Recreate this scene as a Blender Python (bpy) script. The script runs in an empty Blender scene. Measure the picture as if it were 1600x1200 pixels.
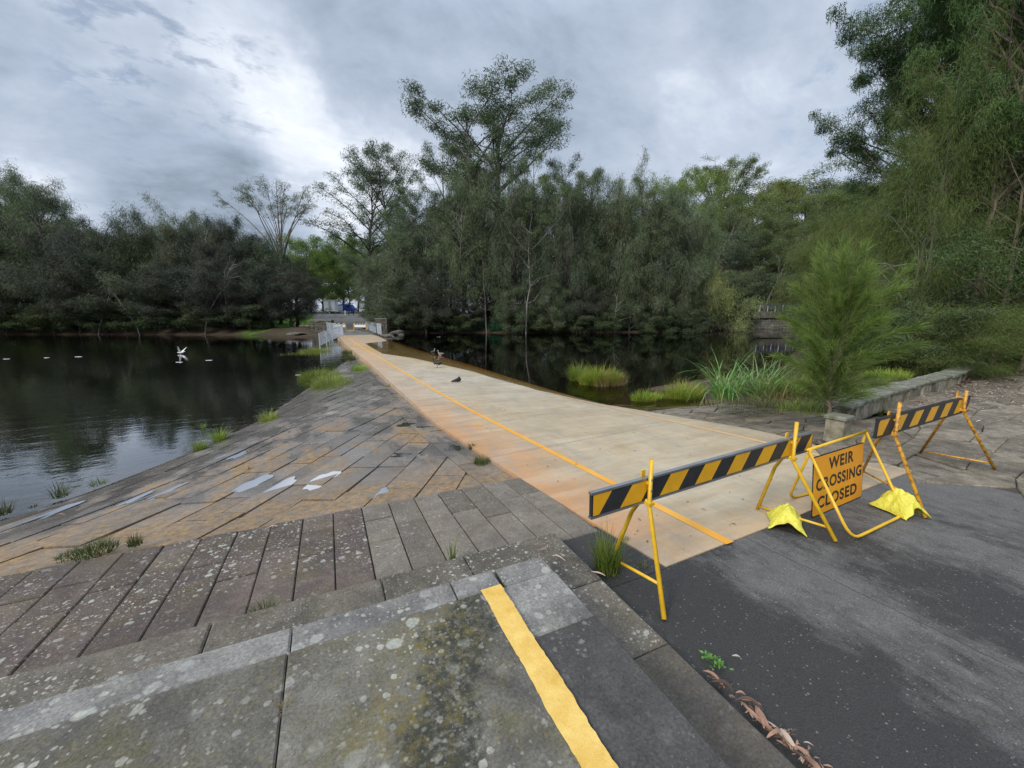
import bpy, bmesh, math, random
import numpy as np
from mathutils import Vector, Matrix
random.seed(7)
PI = math.pi
S = bpy.context.scene
COL = S.collection

# ------------------------------------------------------------------ frame of reference
# world Y runs along the weir crossing, X to its right, eye above the origin
FP, YH, H = 620.0, 490.0, 1.9
PITCH = math.atan((600 - YH) / FP)
YAW = math.radians(24.86)
cp, sp = math.cos(PITCH), math.sin(PITCH)
cy, sy = math.cos(YAW), math.sin(YAW)

def F(X, Y):            # view frame (right, forward) -> world x, y
    return (cy * X + sy * Y, -sy * X + cy * Y)
def ray(x, y):
    u = (x - 800) / FP; v = (600 - y) / FP
    a, b = F(u, cp + v * sp)
    return a, b, v * cp - sp
def at(x, y, z=0.0):    # the point seen at photo pixel x,y lying at height z
    a, b, c = ray(x, y); t = (z - H) / c
    return Vector((a * t, b * t, z))
def far(x, D):          # ground position seen in column x at forward distance D
    u = (x - 800) / FP
    return F(u * D * cp, D)
def depth_z(y, D):      # height of something seen at row y, D metres forward
    v = (600 - y) / FP
    return H + D * (v * cp - sp) / (cp + v * sp)

# ------------------------------------------------------------------ object helpers
def link(o, parent=None):
    COL.objects.link(o)
    if parent: o.parent = parent
    return o
def tag(o, label=None, cat=None, group=None, kind=None):
    if label: o['label'] = label
    if cat: o['category'] = cat
    if group: o['group'] = group
    if kind: o['kind'] = kind
    return o
def empty(name, loc, rz=0, label=None, cat=None, group=None):
    o = bpy.data.objects.new(name, None); link(o)
    o.empty_display_size = .2
    o.location = loc; o.rotation_euler = (0, 0, rz)
    return tag(o, label, cat, group)
def copy_tree(o, parent=None):
    c = o.copy(); link(c, parent)
    for ch in list(o.children): copy_tree(ch, c)
    return c

class MB:
    def __init__(s): s.v = []; s.f = []; s.m = []
    def add(s, vs, fs, mi=0):
        k = len(s.v); s.v += [tuple(v) for v in vs]
        s.f += [tuple(i + k for i in f) for f in fs]; s.m += [mi] * len(fs)
        return s
    def box(s, c, d, rz=0, mi=0, bev=0, M=None):
        hx, hy, hz = d[0] / 2, d[1] / 2, d[2] / 2
        R = Matrix.Rotation(rz, 3, 'Z') if M is None else M
        c = Vector(c)
        if bev <= 0:
            vs = [c + R @ Vector((x * hx, y * hy, z * hz)) for z in (-1, 1) for x, y in ((-1, -1), (1, -1), (1, 1), (-1, 1))]
            fs = [(3, 2, 1, 0), (4, 5, 6, 7), (0, 1, 5, 4), (1, 2, 6, 5), (2, 3, 7, 6), (3, 0, 4, 7)]
        else:
            b = min(bev, hx * .9, hy * .9, hz * .9); vs = []
            for z, i in ((-hz, 0), (hz - b, 0), (hz, b)):
                for x, y in ((-1, -1), (1, -1), (1, 1), (-1, 1)):
                    vs.append(c + R @ Vector((x * (hx - i), y * (hy - i), z)))
            fs = [(3, 2, 1, 0), (8, 9, 10, 11)]
            for q in (0, 4):
                for j in range(4): fs.append((q + j, q + (j + 1) % 4, q + 4 + (j + 1) % 4, q + 4 + j))
        return s.add(vs, fs, mi)
    def tube(s, pts, rad, n=8, mi=0, cap=True):
        pts = [Vector(p) for p in pts]
        if not hasattr(rad, '__len__'): rad = [rad] * len(pts)
        vs = []; fs = []
        ref = Vector((0, 0, 1))
        t0 = (pts[-1] - pts[0])
        if abs(t0.normalized().z) > .9: ref = Vector((1, 0, 0))
        for i, p in enumerate(pts):
            a = pts[max(i - 1, 0)]; b = pts[min(i + 1, len(pts) - 1)]
            t = (b - a).normalized()
            x = t.cross(ref)
            if x.length < 1e-4: x = t.cross(Vector((0, 1, 0)))
            x.normalize(); y = t.cross(x)
            r = rad[i]; ry = r
            if hasattr(r, '__len__'): r, ry = r
            for j in range(n):
                an = 2 * PI * j / n
                vs.append(p + x * (math.cos(an) * r) + y * (math.sin(an) * ry))
        for i in range(len(pts) - 1):
            for j in range(n):
                fs.append((i * n + j, i * n + (j + 1) % n, (i + 1) * n + (j + 1) % n, (i + 1) * n + j))
        if cap:
            fs.append(tuple(reversed(range(n)))); fs.append(tuple(range((len(pts) - 1) * n, len(pts) * n)))
        return s.add(vs, fs, mi)
    def build(s, name, mats, parent=None, smooth=False):
        me = bpy.data.meshes.new(name)
        me.from_pydata(s.v, [], s.f)
        if not isinstance(mats, (list, tuple)): mats = [mats]
        for m in mats: me.materials.append(m)
        if len(mats) > 1: me.polygons.foreach_set('material_index', s.m)
        if smooth: me.polygons.foreach_set('use_smooth', [True] * len(me.polygons))
        me.update()
        o = bpy.data.objects.new(name, me)
        return link(o, parent)

def np_mesh(name, V, nq, mat):
    """V: (nq*4,3) vertices of separate quads"""
    me = bpy.data.meshes.new(name)
    me.vertices.add(len(V)); me.vertices.foreach_set('co', V.astype(np.float32).ravel())
    me.loops.add(nq * 4); me.loops.foreach_set('vertex_index', np.arange(nq * 4, dtype=np.int32))
    me.polygons.add(nq)
    me.polygons.foreach_set('loop_start', np.arange(0, nq * 4, 4, dtype=np.int32))
    me.materials.append(mat); me.update(calc_edges=True)
    return me

# ------------------------------------------------------------------ materials
class NT:
    def __init__(s, name):
        s.m = bpy.data.materials.new(name); s.m.use_nodes = True
        s.t = s.m.node_tree; s.t.nodes.clear()
        s.out = s.t.nodes.new('ShaderNodeOutputMaterial')
        s.tc = s.t.nodes.new('ShaderNodeTexCoord')
    def n(s, typ, **k):
        nd = s.t.nodes.new('ShaderNode' + typ)
        for a, b in k.items():
            if a[0] == '_': setattr(nd, a[1:], b)
            else:
                key = int(a[1:]) if a[0] == 'i' and a[1:].isdigit() else a.replace('_', ' ')
                s.set(nd.inputs[key], b)
        return nd
    def set(s, inp, b):
        if isinstance(b, bpy.types.NodeSocket): s.t.links.new(b, inp)
        elif isinstance(b, bpy.types.Node): s.t.links.new(b.outputs[0], inp)
        else:
            if inp.type == 'RGBA' and not hasattr(b, '__len__'): b = (b, b, b)
            if inp.type == 'RGBA' and len(b) == 3: b = (*b, 1)
            inp.default_value = b
    def co(s, scale=(1, 1, 1), rz=0, space='Object', loc=(0, 0, 0)):
        mp = s.n('Mapping', Vector=s.tc.outputs[space]); mp.inputs['Scale'].default_value = scale
        mp.inputs['Rotation'].default_value = (0, 0, rz); mp.inputs['Location'].default_value = loc
        return mp.outputs[0]
    def noise(s, scale, detail=4, rough=.55, co=None, dist=0):
        return s.n('TexNoise', Vector=co or s.tc.outputs['Object'], Scale=scale, Detail=detail, Roughness=rough, Distortion=dist).outputs[0]
    def ramp(s, fac, stops, interp='LINEAR'):
        r = s.n('ValToRGB', Fac=fac); e = r.color_ramp.elements; r.color_ramp.interpolation = interp
        while len(e) < len(stops): e.new(.5)
        for q, (p, c) in zip(e, stops):
            q.position = p
            if not hasattr(c, '__len__'): c = (c, c, c)
            q.color = (*c, 1)
        return r.outputs[0]
    def mix(s, f, a, b, mode='MIX'):
        m = s.n('MixRGB', _blend_type=mode, Fac=f, Color1=a, Color2=b); return m.outputs[0]
    def math(s, op, a, b=0.0, c=0.0, clamp=False):
        m = s.n('Math', _operation=op, _use_clamp=clamp); s.set(m.inputs[0], a); s.set(m.inputs[1], b); s.set(m.inputs[2], c); return m.outputs[0]
    def sep(s, v): return s.n('SeparateXYZ', Vector=v).outputs
    def bump(s, h, strength=.3, dist=.01, normal=None):
        k = dict(Height=h, Strength=strength, Distance=dist)
        if normal is not None: k['Normal'] = normal
        return s.n('Bump', **k).outputs[0]
    def band(s, v, lo, hi, soft):
        a = s.n('MapRange', Value=v, _interpolation_type='SMOOTHSTEP'); a.inputs[1].default_value = lo - soft; a.inputs[2].default_value = lo + soft
        b = s.n('MapRange', Value=v, _interpolation_type='SMOOTHSTEP'); b.inputs[1].default_value = hi - soft; b.inputs[2].default_value = hi + soft
        b.inputs[3].default_value = 1; b.inputs[4].default_value = 0
        return s.math('MULTIPLY', a.outputs[0], b.outputs[0])
    def spots(s, scale, thr, co=None, keep=.5, wob=.04, soft=.03):
        """round blotches of varied size"""
        c = co or s.tc.outputs['Object']
        w = s.n('TexNoise', Vector=c, Scale=scale * 2.3, Detail=3)
        cc = s.n('VectorMath', _operation='SCALE', i0=w.outputs[1]); cc.inputs['Scale'].default_value = wob * 2
        ad = s.n('VectorMath', _operation='ADD', i0=c, i1=cc.outputs[0])
        v = s.n('TexVoronoi', Vector=ad.outputs[0], Scale=scale, _voronoi_dimensions='3D')
        rnd = s.sep(v.outputs['Color'])
        rad = s.math('MULTIPLY', rnd[0], thr)
        d = s.math('SUBTRACT', rad, v.outputs['Distance'])
        m = s.math('DIVIDE', d, soft, clamp=True)
        kp = s.math('LESS_THAN', rnd[1], keep)
        return s.math('MULTIPLY', m, kp)
    def pri(s, color, rough=.7, normal=None, spec=.5, metal=0, **k):
        kw = {'Base_Color': color, 'Roughness': rough, 'Metallic': metal, 'Specular_IOR_Level': spec}
        if normal is not None: kw['Normal'] = normal
        kw.update(k)
        p = s.n('BsdfPrincipled', **kw)
        s.t.links.new(p.outputs[0], s.out.inputs[0]); return p
MATS = {}
def simple(name, c, rough=.6, metal=0, var=.15, scale=8, bump=0, dirt=None):
    if name in MATS: return MATS[name]
    n = NT(name); no = n.noise(scale, 5)
    col = n.mix(1, c, n.ramp(no, [(.3, 1 - var), (.7, 1 + var * .3)]), 'MULTIPLY')
    if dirt:
        col = n.mix(n.ramp(n.noise(scale * 2.2, 8, .7), [(dirt[1], 0), (dirt[1] + .12, 1)]), col, dirt[0])
    n.pri(col, rough, n.bump(no, bump, .01) if bump else None, metal=metal)
    MATS[name] = n.m; return n.m

def lichen_stone(name, base, base2, olive=.0, white=.5, rough=.85, spotscale=11, stain=(.055, .05, .045), moss=False):
    n = NT(name)
    big = n.noise(1.3, 6, .6); mid = n.noise(7, 6, .65); fine = n.noise(70, 5, .7)
    rnd = n.n('NewGeometry').outputs['Random Per Island']
    col = n.mix(n.ramp(mid, [(.3, 0), (.7, 1)]), base, base2)
    col = n.mix(1, col, n.ramp(rnd, [(0, .74), (1, 1.24)]), 'MULTIPLY')
    col = n.mix(n.ramp(n.noise(2.1, 7, .68, dist=.4), [(.46, 0), (.66, .8)]), col, stain)
    if olive: col = n.mix(n.ramp(n.noise(3.1, 8, .7, co=n.co(loc=(5, 3, 1))), [(.47, 0), (.68, olive)]), col, (.115, .098, .03))
    col = n.mix(1, col, n.ramp(fine, [(.25, .5), (.75, 1.45)]), 'MULTIPLY')
    col = n.mix(n.ramp(n.noise(160, 4, .7), [(.62, 0), (.74, .5)]), col, (.26, .25, .22))
    if moss:
        x_, y_, z_ = n.sep(n.tc.outputs['Object'])
        dd = n.math('ADD', n.math('SUBTRACT', n.math('MULTIPLY', n.math('SUBTRACT', x_, .46), .87), n.math('MULTIPLY', n.math('SUBTRACT', y_, 1.6), .50)), n.math('MULTIPLY', n.math('SUBTRACT', n.noise(4.5, 8, .72), .5), .75))
        band = n.math('SUBTRACT', 1.0, n.math('DIVIDE', n.math('ABSOLUTE', dd), .20), clamp=True)
        sp_n = n.noise(26, 8, .8)
        col = n.mix(n.math('MULTIPLY', n.math('MULTIPLY', band, 1.7, clamp=True), n.ramp(sp_n, [(.40, 0), (.52, .9)])), col, (.028, .030, .022))
        halo = n.math('SUBTRACT', 1.0, n.math('DIVIDE', n.math('ABSOLUTE', n.math('ADD', dd, .16)), .34), clamp=True)
        col = n.mix(n.math('MULTIPLY', halo, n.ramp(n.noise(17, 8, .78, co=n.co(loc=(4, 4, 0))), [(.48, 0), (.6, .75)])), col, (.16, .125, .03))
    dens = n.ramp(n.noise(1.1, 5, .6, co=n.co(loc=(9, 2, 4))), [(.40, .12), (.56, 1)])
    for sc, th, kp, c, a, wb in ((spotscale, .44, .50, (.42, .42, .36), white, .02), (spotscale * 2.4, .46, .62, (.46, .44, .37), white, .012),
                                 (spotscale * 5, .45, .6, (.40, .38, .32), white * .9, .005)):
        sm = n.spots(sc, th, keep=kp, wob=wb, soft=.09)
        br = n.ramp(n.noise(60, 4, .7), [(.3, .45), (.6, 1)])
        col = n.mix(n.math('MULTIPLY', n.math('MULTIPLY', n.math('MULTIPLY', sm, dens), a), br), col, c)
    if olive:
        col = n.mix(n.math('MULTIPLY', n.spots(26, .36, keep=.28, wob=.02, soft=.1), olive * .7), col, (.20, .15, .03))
    h = n.math('ADD', n.math('MULTIPLY', mid, 1.0), n.math('MULTIPLY', fine, .55))
    n.pri(col, rough, n.bump(h, .7, .012), spec=.3)
    return n.m

def foliage(name, dark, light, brown=None, trans=.25, rough=.6, clump=.5, vary=True):
    n = NT(name)
    rnd = n.n('NewGeometry').outputs['Random Per Island']
    orn = n.n('ObjectInfo').outputs['Random']
    k = n.math('ADD', n.math('MULTIPLY', rnd, .55), n.math('MULTIPLY', n.ramp(n.noise(clump, 3), [(.35, 0), (.65, 1)]), .45))
    col = n.mix(k, dark, light)
    if brown: col = n.mix(n.ramp(n.noise(clump * .8, 3, co=n.co(loc=(3, 8, 2))), [(.5, 0), (.66, .75)]), col, brown)
    if vary: col = n.mix(1, col, n.ramp(orn, [(0, (.70, .74, .78)), (.3, (1.05, 1.1, .95)), (.55, (.85, .88, .92)), (.8, (1.3, 1.22, .98)), (1, (1.15, 1.35, .95))]), 'MULTIPLY')
    d = n.n('BsdfPrincipled', Base_Color=col, Roughness=rough, Specular_IOR_Level=.25)
    t = n.n('BsdfTranslucent', Color=n.mix(1, col, (1.1, 1.25, .7), 'MULTIPLY'))
    m = n.n('MixShader', Fac=trans); n.t.links.new(d.outputs[0], m.inputs[1]); n.t.links.new(t.outputs[0], m.inputs[2])
    n.t.links.new(m.outputs[0], n.out.inputs[0]); return n.m

M_oak = foliage('sheoak_foliage', (.066, .088, .052), (.185, .225, .125), (.16, .145, .105), trans=.24, clump=.35)
M_oakdark = foliage('sheoak_dark_foliage', (.036, .042, .032), (.098, .108, .078), (.125, .100, .084), trans=.18, clump=.35)
M_gum = foliage('gum_foliage', (.055, .080, .048), (.155, .190, .110), trans=.25)
M_hill = foliage('hill_foliage', (.065, .095, .034), (.205, .235, .085), trans=.25)
M_olive = foliage('olive_crown_foliage', (0.093, 0.109, 0.054), (0.232, 0.248, 0.124), trans=.3)
M_bright = foliage('bright_green_foliage', (.075, .125, .03), (.20, .255, .075), trans=.33)
M_nearoak = foliage('near_sheoak_needles', (.036, .058, .020), (.155, .185, .066), (.15, .13, .07), trans=.26, clump=1.6)
M_neardark = foliage('near_dark_leaves', (0.028, 0.058, 0.028), (0.10, 0.155, 0.062), trans=.25, clump=1.2)
M_sap = foliage('sapling_needles', (.058, .105, .026), (.25, .33, .085), trans=.35, clump=5, vary=False)
M_grass = foliage('grass_blades', (.085, .125, .022), (.32, .38, .075), (.26, .22, .09), trans=.3, clump=3)
M_grassdark = foliage('dark_grass_blades', (0.040, 0.057, 0.021), (0.115, 0.149, 0.052), (0.138, 0.103, 0.057), trans=.25, clump=4)
M_dry = foliage('dry_grass_blades', (0.149, 0.103, 0.046), (0.368, 0.287, 0.149), trans=.2, clump=4)
M_reed = foliage('reed_leaves', (.045, .12, .045), (.20, .30, .13), (.26, .23, .10), trans=.28, clump=6)
M_strap = foliage('strap_leaves', (0.031, 0.109, 0.070), (0.093, 0.248, 0.155), trans=.25, clump=3)
M_shrub = foliage('shrub_leaves', (.040, .058, .030), (.115, .140, .068), trans=.25, clump=1)
M_shrubl = foliage('light_shrub_leaves', (0.139, 0.155, 0.062), (0.341, 0.357, 0.171), trans=.3, clump=1)

def bark(name, a, b):
    n = NT(name); no = n.noise(6, 6, .65, co=n.co((1, 1, .25)))
    n.pri(n.mix(n.ramp(no, [(.35, 0), (.65, 1)]), a, b), .9, n.bump(no, .6, .03), spec=.2); return n.m
M_bark = bark('grey_bark', (.05, .042, .036), (.16, .145, .13))
M_barkpale = bark('pale_bark', (.10, .088, .075), (.27, .25, .225))
M_barkdark = bark('dark_bark', (.03, .025, .022), (.09, .08, .07))
M_barkbrown = bark('brown_bark', (.07, .055, .04), (.24, .20, .155))

# concrete of the crossing
def mat_deck():
    n = NT('weir_concrete'); o = n.tc.outputs['Object']; x, y, z = n.sep(o)
    big = n.noise(.45, 6, .6, co=n.co((1.6, .7, 1))); mid = n.noise(3, 7, .65, co=n.co((1, .55, 1))); fine = n.noise(90, 4, .7)
    col = n.mix(n.ramp(mid, [(.3, 0), (.7, 1)]), (.38, .285, .165), (.49, .395, .26))
    col = n.mix(n.ramp(big, [(.42, 0), (.62, .5)]), col, (.39, .335, .24))
    # iron staining along the left side
    xx = n.math('ADD', x, n.math('MULTIPLY', n.math('SUBTRACT', n.noise(1.1, 5, .6), .5), 1.6))
    st = n.n('MapRange', Value=xx, _interpolation_type='SMOOTHSTEP'); st.inputs[1].default_value = 1.9; st.inputs[2].default_value = 3.5; st.inputs[3].default_value = 1; st.inputs[4].default_value = 0
    near = n.n('MapRange', Value=y); near.inputs[1].default_value = 6; near.inputs[2].default_value = 14; near.inputs[3].default_value = .95; near.inputs[4].default_value = .5
    col = n.mix(n.math('MULTIPLY', st.outputs[0], near.outputs[0]), col, (.50, .255, .11))
    # near end stain
    ye = n.math('ADD', y, n.math('MULTIPLY', n.noise(2, 5, .6), 1.2))
    col = n.mix(n.band(ye, 1.5, 2.85, .3), col, (.47, .33, .19))
    # bluish grey wash farther out
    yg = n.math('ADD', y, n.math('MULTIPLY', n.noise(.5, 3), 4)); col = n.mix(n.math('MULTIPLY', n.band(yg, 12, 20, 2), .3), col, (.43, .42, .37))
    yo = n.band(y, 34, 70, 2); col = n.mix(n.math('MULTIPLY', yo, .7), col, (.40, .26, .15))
    # wet scum where water runs over
    xw = n.math('ADD', n.math('MULTIPLY', y, .25), n.math('ADD', x, n.math('MULTIPLY', n.noise(.8, 5), 1.2)))
    wet = n.math('MULTIPLY', n.math('MULTIPLY', n.math('SUBTRACT', xw, 9.6), 1.6, clamp=True), n.band(y, 8, 33, 1.5))
    col = n.mix(n.math('MULTIPLY', wet, .75), col, (.42, .245, .05))
    sc = n.ramp(n.noise(2.2, 8, .75, co=n.co((1.2, .35, 1), loc=(3, 3, 3))), [(.5, 0), (.62, .6)])
    col = n.mix(sc, col, (.31, .265, .21))
    col = n.mix(n.ramp(n.noise(6, 8, .75, co=n.co((1.4, .5, 1), loc=(7, 1, 3))), [(.52, 0), (.7, .55)]), col, (.30, .24, .18))
    col = n.mix(1, col, n.ramp(fine, [(.3, .84), (.7, 1.12)]), 'MULTIPLY')
    col = n.mix(n.math('MULTIPLY', n.spots(16, .22, keep=.14, wob=.03, soft=.05), .75), col, (.10, .07, .05))
    stk = n.ramp(n.noise(2.0, 8, .7, co=n.co((.35, 2.4, 1), rz=.1, loc=(1, 6, 2))), [(.46, 0), (.66, .5)])
    col = n.mix(stk, col, (.30, .215, .12))
    col = n.mix(n.ramp(n.noise(1.7, 7, .7, co=n.co((.4, 2.0, 1), loc=(8, 2, 2))), [(.5, 0), (.68, .45)]), col, (.54, .47, .35))
    # transverse joints
    for s0 in (5.3, 9.8, 14.4, 19.2, 24.2):
        yy = n.math('ADD', n.math('SUBTRACT', y, s0), n.math('MULTIPLY', n.math('SUBTRACT', x, 4.0), -.09 if s0 < 6 else -.03))
        j = n.math('SUBTRACT', 1.0, n.math('DIVIDE', n.math('ABSOLUTE', yy), .011), clamp=True)
        col = n.mix(n.math('MULTIPLY', j, .75), col, (.12, .09, .07))
    h = n.math('ADD', mid, n.math('MULTIPLY', fine, .3))
    rg = n.ramp(n.noise(.9, 4), [(.4, .45), (.65, .8)])
    n.pri(col, rg, n.bump(h, .25, .01), spec=.4); return n.m
M_deck = mat_deck()

def mat_asphalt(name='asphalt', wetk=1.0, light=.13):
    n = NT(name); o = n.tc.outputs['Object']; x, y, z = n.sep(o)
    fine = n.noise(130, 3, .8); mid = n.noise(5, 8, .7)
    col = n.mix(n.ramp(mid, [(.3, 0), (.7, 1)]), (light * .82, light * .76, light * .68), (light * 1.1, light * 1.04, light * .95))
    pat = n.math('ADD', n.math('MULTIPLY', n.noise(.8, 6, .6, co=n.co((1.25, .8, 1), loc=(1.7, .4, 0))), .55), n.math('MULTIPLY', n.noise(7, 10, .78, co=n.co((1.2, .6, 1))), .45))
    # darker damp bands running with the road
    bnd = n.math('ADD', pat, n.math('MULTIPLY', n.band(x, 1.6, 2.55, .22), .15 * wetk))
    bnd = n.math('ADD', bnd, n.math('MULTIPLY', n.band(x, 3.25, 4.1, .2), .10 * wetk))
    wet = n.ramp(bnd, [(.475, 0), (.60, 1)])
    col = n.mix(n.math('MULTIPLY', wet, .88), col, (.027, .025, .023))
    sp1 = n.spots(70, .44, keep=.2, wob=.002, soft=.1)
    col = n.mix(n.math('MULTIPLY', sp1, .55), col, (.30, .29, .27))
    col = n.mix(1, col, n.ramp(fine, [(.3, .45), (.72, 1.6)]), 'MULTIPLY')
    col = n.mix(n.math('MULTIPLY', n.spots(5, .2, keep=.22, wob=.05, soft=.08), .8), col, (.025, .025, .025))
    for x0, w in ((3.16, .008), (4.95, .006)):
        xx = n.math('ADD', n.math('SUBTRACT', x, x0), n.math('MULTIPLY', n.math('SUBTRACT', n.noise(4, 4), .5), .05))
        j = n.math('SUBTRACT', 1.0, n.math('DIVIDE', n.math('ABSOLUTE', xx), w), clamp=True)
        col = n.mix(n.math('MULTIPLY', j, .8), col, (.012, .012, .012))
    h = n.math('ADD', n.math('MULTIPLY', fine, 1.0), n.math('MULTIPLY', mid, .3))
    rg = n.mix(wet, .85, .58)
    n.pri(col, rg, n.bump(h, .9, .006), spec=.4); return n.m
M_asph = mat_asphalt()
M_asphfar = mat_asphalt('far_asphalt', 0, .17)

def mat_apron():
    n = NT('apron_stone'); o = n.tc.outputs['Object']; x, y, z = n.sep(o)
    rnd = n.n('NewGeometry').outputs['Random Per Island']
    mid = n.noise(3.5, 8, .7); fine = n.noise(75, 4, .75)
    col = n.mix(n.ramp(mid, [(.3, 0), (.7, 1)]), (.118, .094, .070), (.215, .180, .145))
    col = n.mix(1, col, n.ramp(rnd, [(0, .62), (1, 1.35)]), 'MULTIPLY')
    # ochre algae: near the top lip and in streaks along the courses
    w = n.math('MULTIPLY', n.math('SUBTRACT', n.noise(.9, 6, .65), .5), 2.6)
    yy = n.math('ADD', n.math('ADD', y, n.math('MULTIPLY', x, .10)), w)
    near = n.math('MULTIPLY', n.band(yy, 2.0, 5.25, .6), n.ramp(n.noise(5, 7, .75), [(.3, .35), (.55, 1)]))
    st = n.ramp(n.noise(.8, 7, .68, co=n.co((1.7, .75, 1), rz=math.radians(32), loc=(2.2, 1, 0))), [(.45, 0), (.60, 1)])
    zl = n.n('MapRange', Value=z); zl.inputs[1].default_value = -.74; zl.inputs[2].default_value = -.55
    lim = n.math('MULTIPLY', n.band(y, 4, 11, 2.5), zl.outputs[0])
    och = n.math('MAXIMUM', near, n.math('MULTIPLY', st, lim))
    ochc = n.mix(n.ramp(n.noise(13, 7, .75), [(.35, 0), (.65, 1)]), (.085, .050, .020), (.34, .200, .066))
    col = n.mix(n.math('MULTIPLY', och, .86), col, ochc)
    # damp grey film
    wetn = n.noise(.75, 6, .6, co=n.co((1.2, .8, 1), loc=(0, 4, 0)))
    dry = n.math('MAXIMUM', och, n.ramp(wetn, [(.56, 0), (.7, 1)]))
    col = n.mix(n.math('MULTIPLY', n.math('SUBTRACT', 1.0, dry), .5), col, (.125, .122, .125))
    col = n.mix(1, col, n.ramp(fine, [(.3, .7), (.7, 1.3)]), 'MULTIPLY')
    col = n.mix(n.math('MULTIPLY', n.spots(60, .4, keep=.15, wob=.004, soft=.1), .4), col, (.42, .40, .34))
    rg = n.math('ADD', n.mix(dry, .16, .85), n.math('MULTIPLY', n.math('SUBTRACT', mid, .5), .3))
    h = n.math('ADD', mid, n.math('MULTIPLY', fine, .35))
    n.pri(col, rg, n.bump(h, n.mix(dry, .08, .6), .012), spec=.9); return n.m
M_apron = mat_apron()
M_slab = lichen_stone('landing_stone', (.100, .090, .070), (.175, .160, .132), olive=.6, white=.75, spotscale=9, moss=True)
M_border = lichen_stone('border_stone', (.165, .155, .14), (.27, .255, .23), olive=.15, white=.75, spotscale=9, stain=(.07, .068, .068))
M_dark = lichen_stone('dark_stone', (.052, .048, .044), (.098, .09, .084), olive=0, white=.45, spotscale=9)
M_tread = lichen_stone('tread_stone', (.105, .088, .068), (.185, .158, .125), olive=.15, white=.85, spotscale=12, stain=(.05, .045, .035))
M_paver = lichen_stone('paver_stone', (.078, .058, .046), (.140, .108, .088), olive=.35, white=.85, spotscale=15, stain=(.075, .06, .055))
M_paver2 = lichen_stone('worn_paver_stone', (.128, .106, .080), (.195, .168, .135), olive=.15, white=.35, spotscale=22, stain=(.12, .10, .085))
M_mortar = simple('dark_joint', (.022, .019, .015), .95, var=.4)
M_court = lichen_stone('court_flagstone', (.14, .115, .085), (.27, .225, .17), olive=.3, white=.35, spotscale=9, stain=(.06, .05, .04))
M_wallst = lichen_stone('wall_stone', (.13, .115, .08), (.38, .34, .26), olive=.6, white=.5, spotscale=12, stain=(.045, .045, .025))
M_cope = lichen_stone('coping_stone', (.12, .125, .09), (.25, .25, .20), olive=.8, white=.7, spotscale=11, stain=(.06, .065, .04))
M_rock = lichen_stone('bank_rock', (.06, .052, .042), (.17, .15, .12), olive=.2, white=.4, spotscale=3, stain=(.03, .028, .024))

def mat_paint():
    n = NT('worn_yellow_paint'); f = n.noise(38, 9, .8); m = n.noise(9, 7, .7)
    c = n.mix(n.ramp(m, [(.35, 0), (.65, 1)]), (.62, .37, .07), (.76, .52, .15))
    k = n.ramp(n.math('ADD', n.math('MULTIPLY', f, .5), n.math('MULTIPLY', m, .5)), [(.345, 1), (.385, 0)])
    c = n.mix(k, c, (.16, .15, .13)); c = n.mix(n.ramp(n.noise(120, 4, .7), [(.6, 0), (.7, .4)]), c, (.30, .20, .07))
    n.pri(c, .75, n.bump(n.math('ADD', f, n.noise(110, 3, .8)), .6, .005), spec=.3); return n.m
M_paint = mat_paint()
def mat_line():
    n = NT('orange_yellow_line'); x, y, z = n.sep(n.tc.outputs['Object']); f = n.noise(30, 7, .75)
    c = n.mix(n.ramp(n.noise(2.5, 5), [(.35, 0), (.65, 1)]), (.66, .30, .035), (.70, .36, .06))
    c = n.mix(n.ramp(f, [(.60, 0), (.70, .5)]), c, (.42, .30, .19))
    n.pri(c, .7, spec=.3); return n.m
M_line = mat_line()
def mat_linefaint():
    n = NT('faded_yellow_line'); f = n.noise(14, 8, .75, co=n.co((1, .5, 1)))
    c = n.mix(n.ramp(f, [(.35, 0), (.6, .8)]), (.62, .33, .09), (.50, .40, .28))
    n.pri(c, .7, spec=.3); return n.m
M_linef = mat_linefaint()

def mat_ground():
    n = NT('ground_soil'); o = n.tc.outputs['Object']
    a = n.n('Attribute', _attribute_name='lawn').outputs['Fac']
    no = n.noise(.5, 8, .7); f = n.noise(6, 6, .7)
    soil = n.mix(n.ramp(f, [(.3, 0), (.7, 1)]), (.035, .025, .018), (.10, .072, .052))
    soil = n.mix(n.ramp(no, [(.5, 0), (.62, .6)]), soil, (.045, .06, .02))
    lawn = n.mix(n.ramp(n.noise(1.2, 6, .7), [(.3, 0), (.7, 1)]), (.07, .15, .02), (.15, .27, .045))
    n.pri(n.mix(a, soil, lawn), .95, n.bump(f, .6, .05), spec=.1); return n.m
M_ground = mat_ground()

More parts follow.
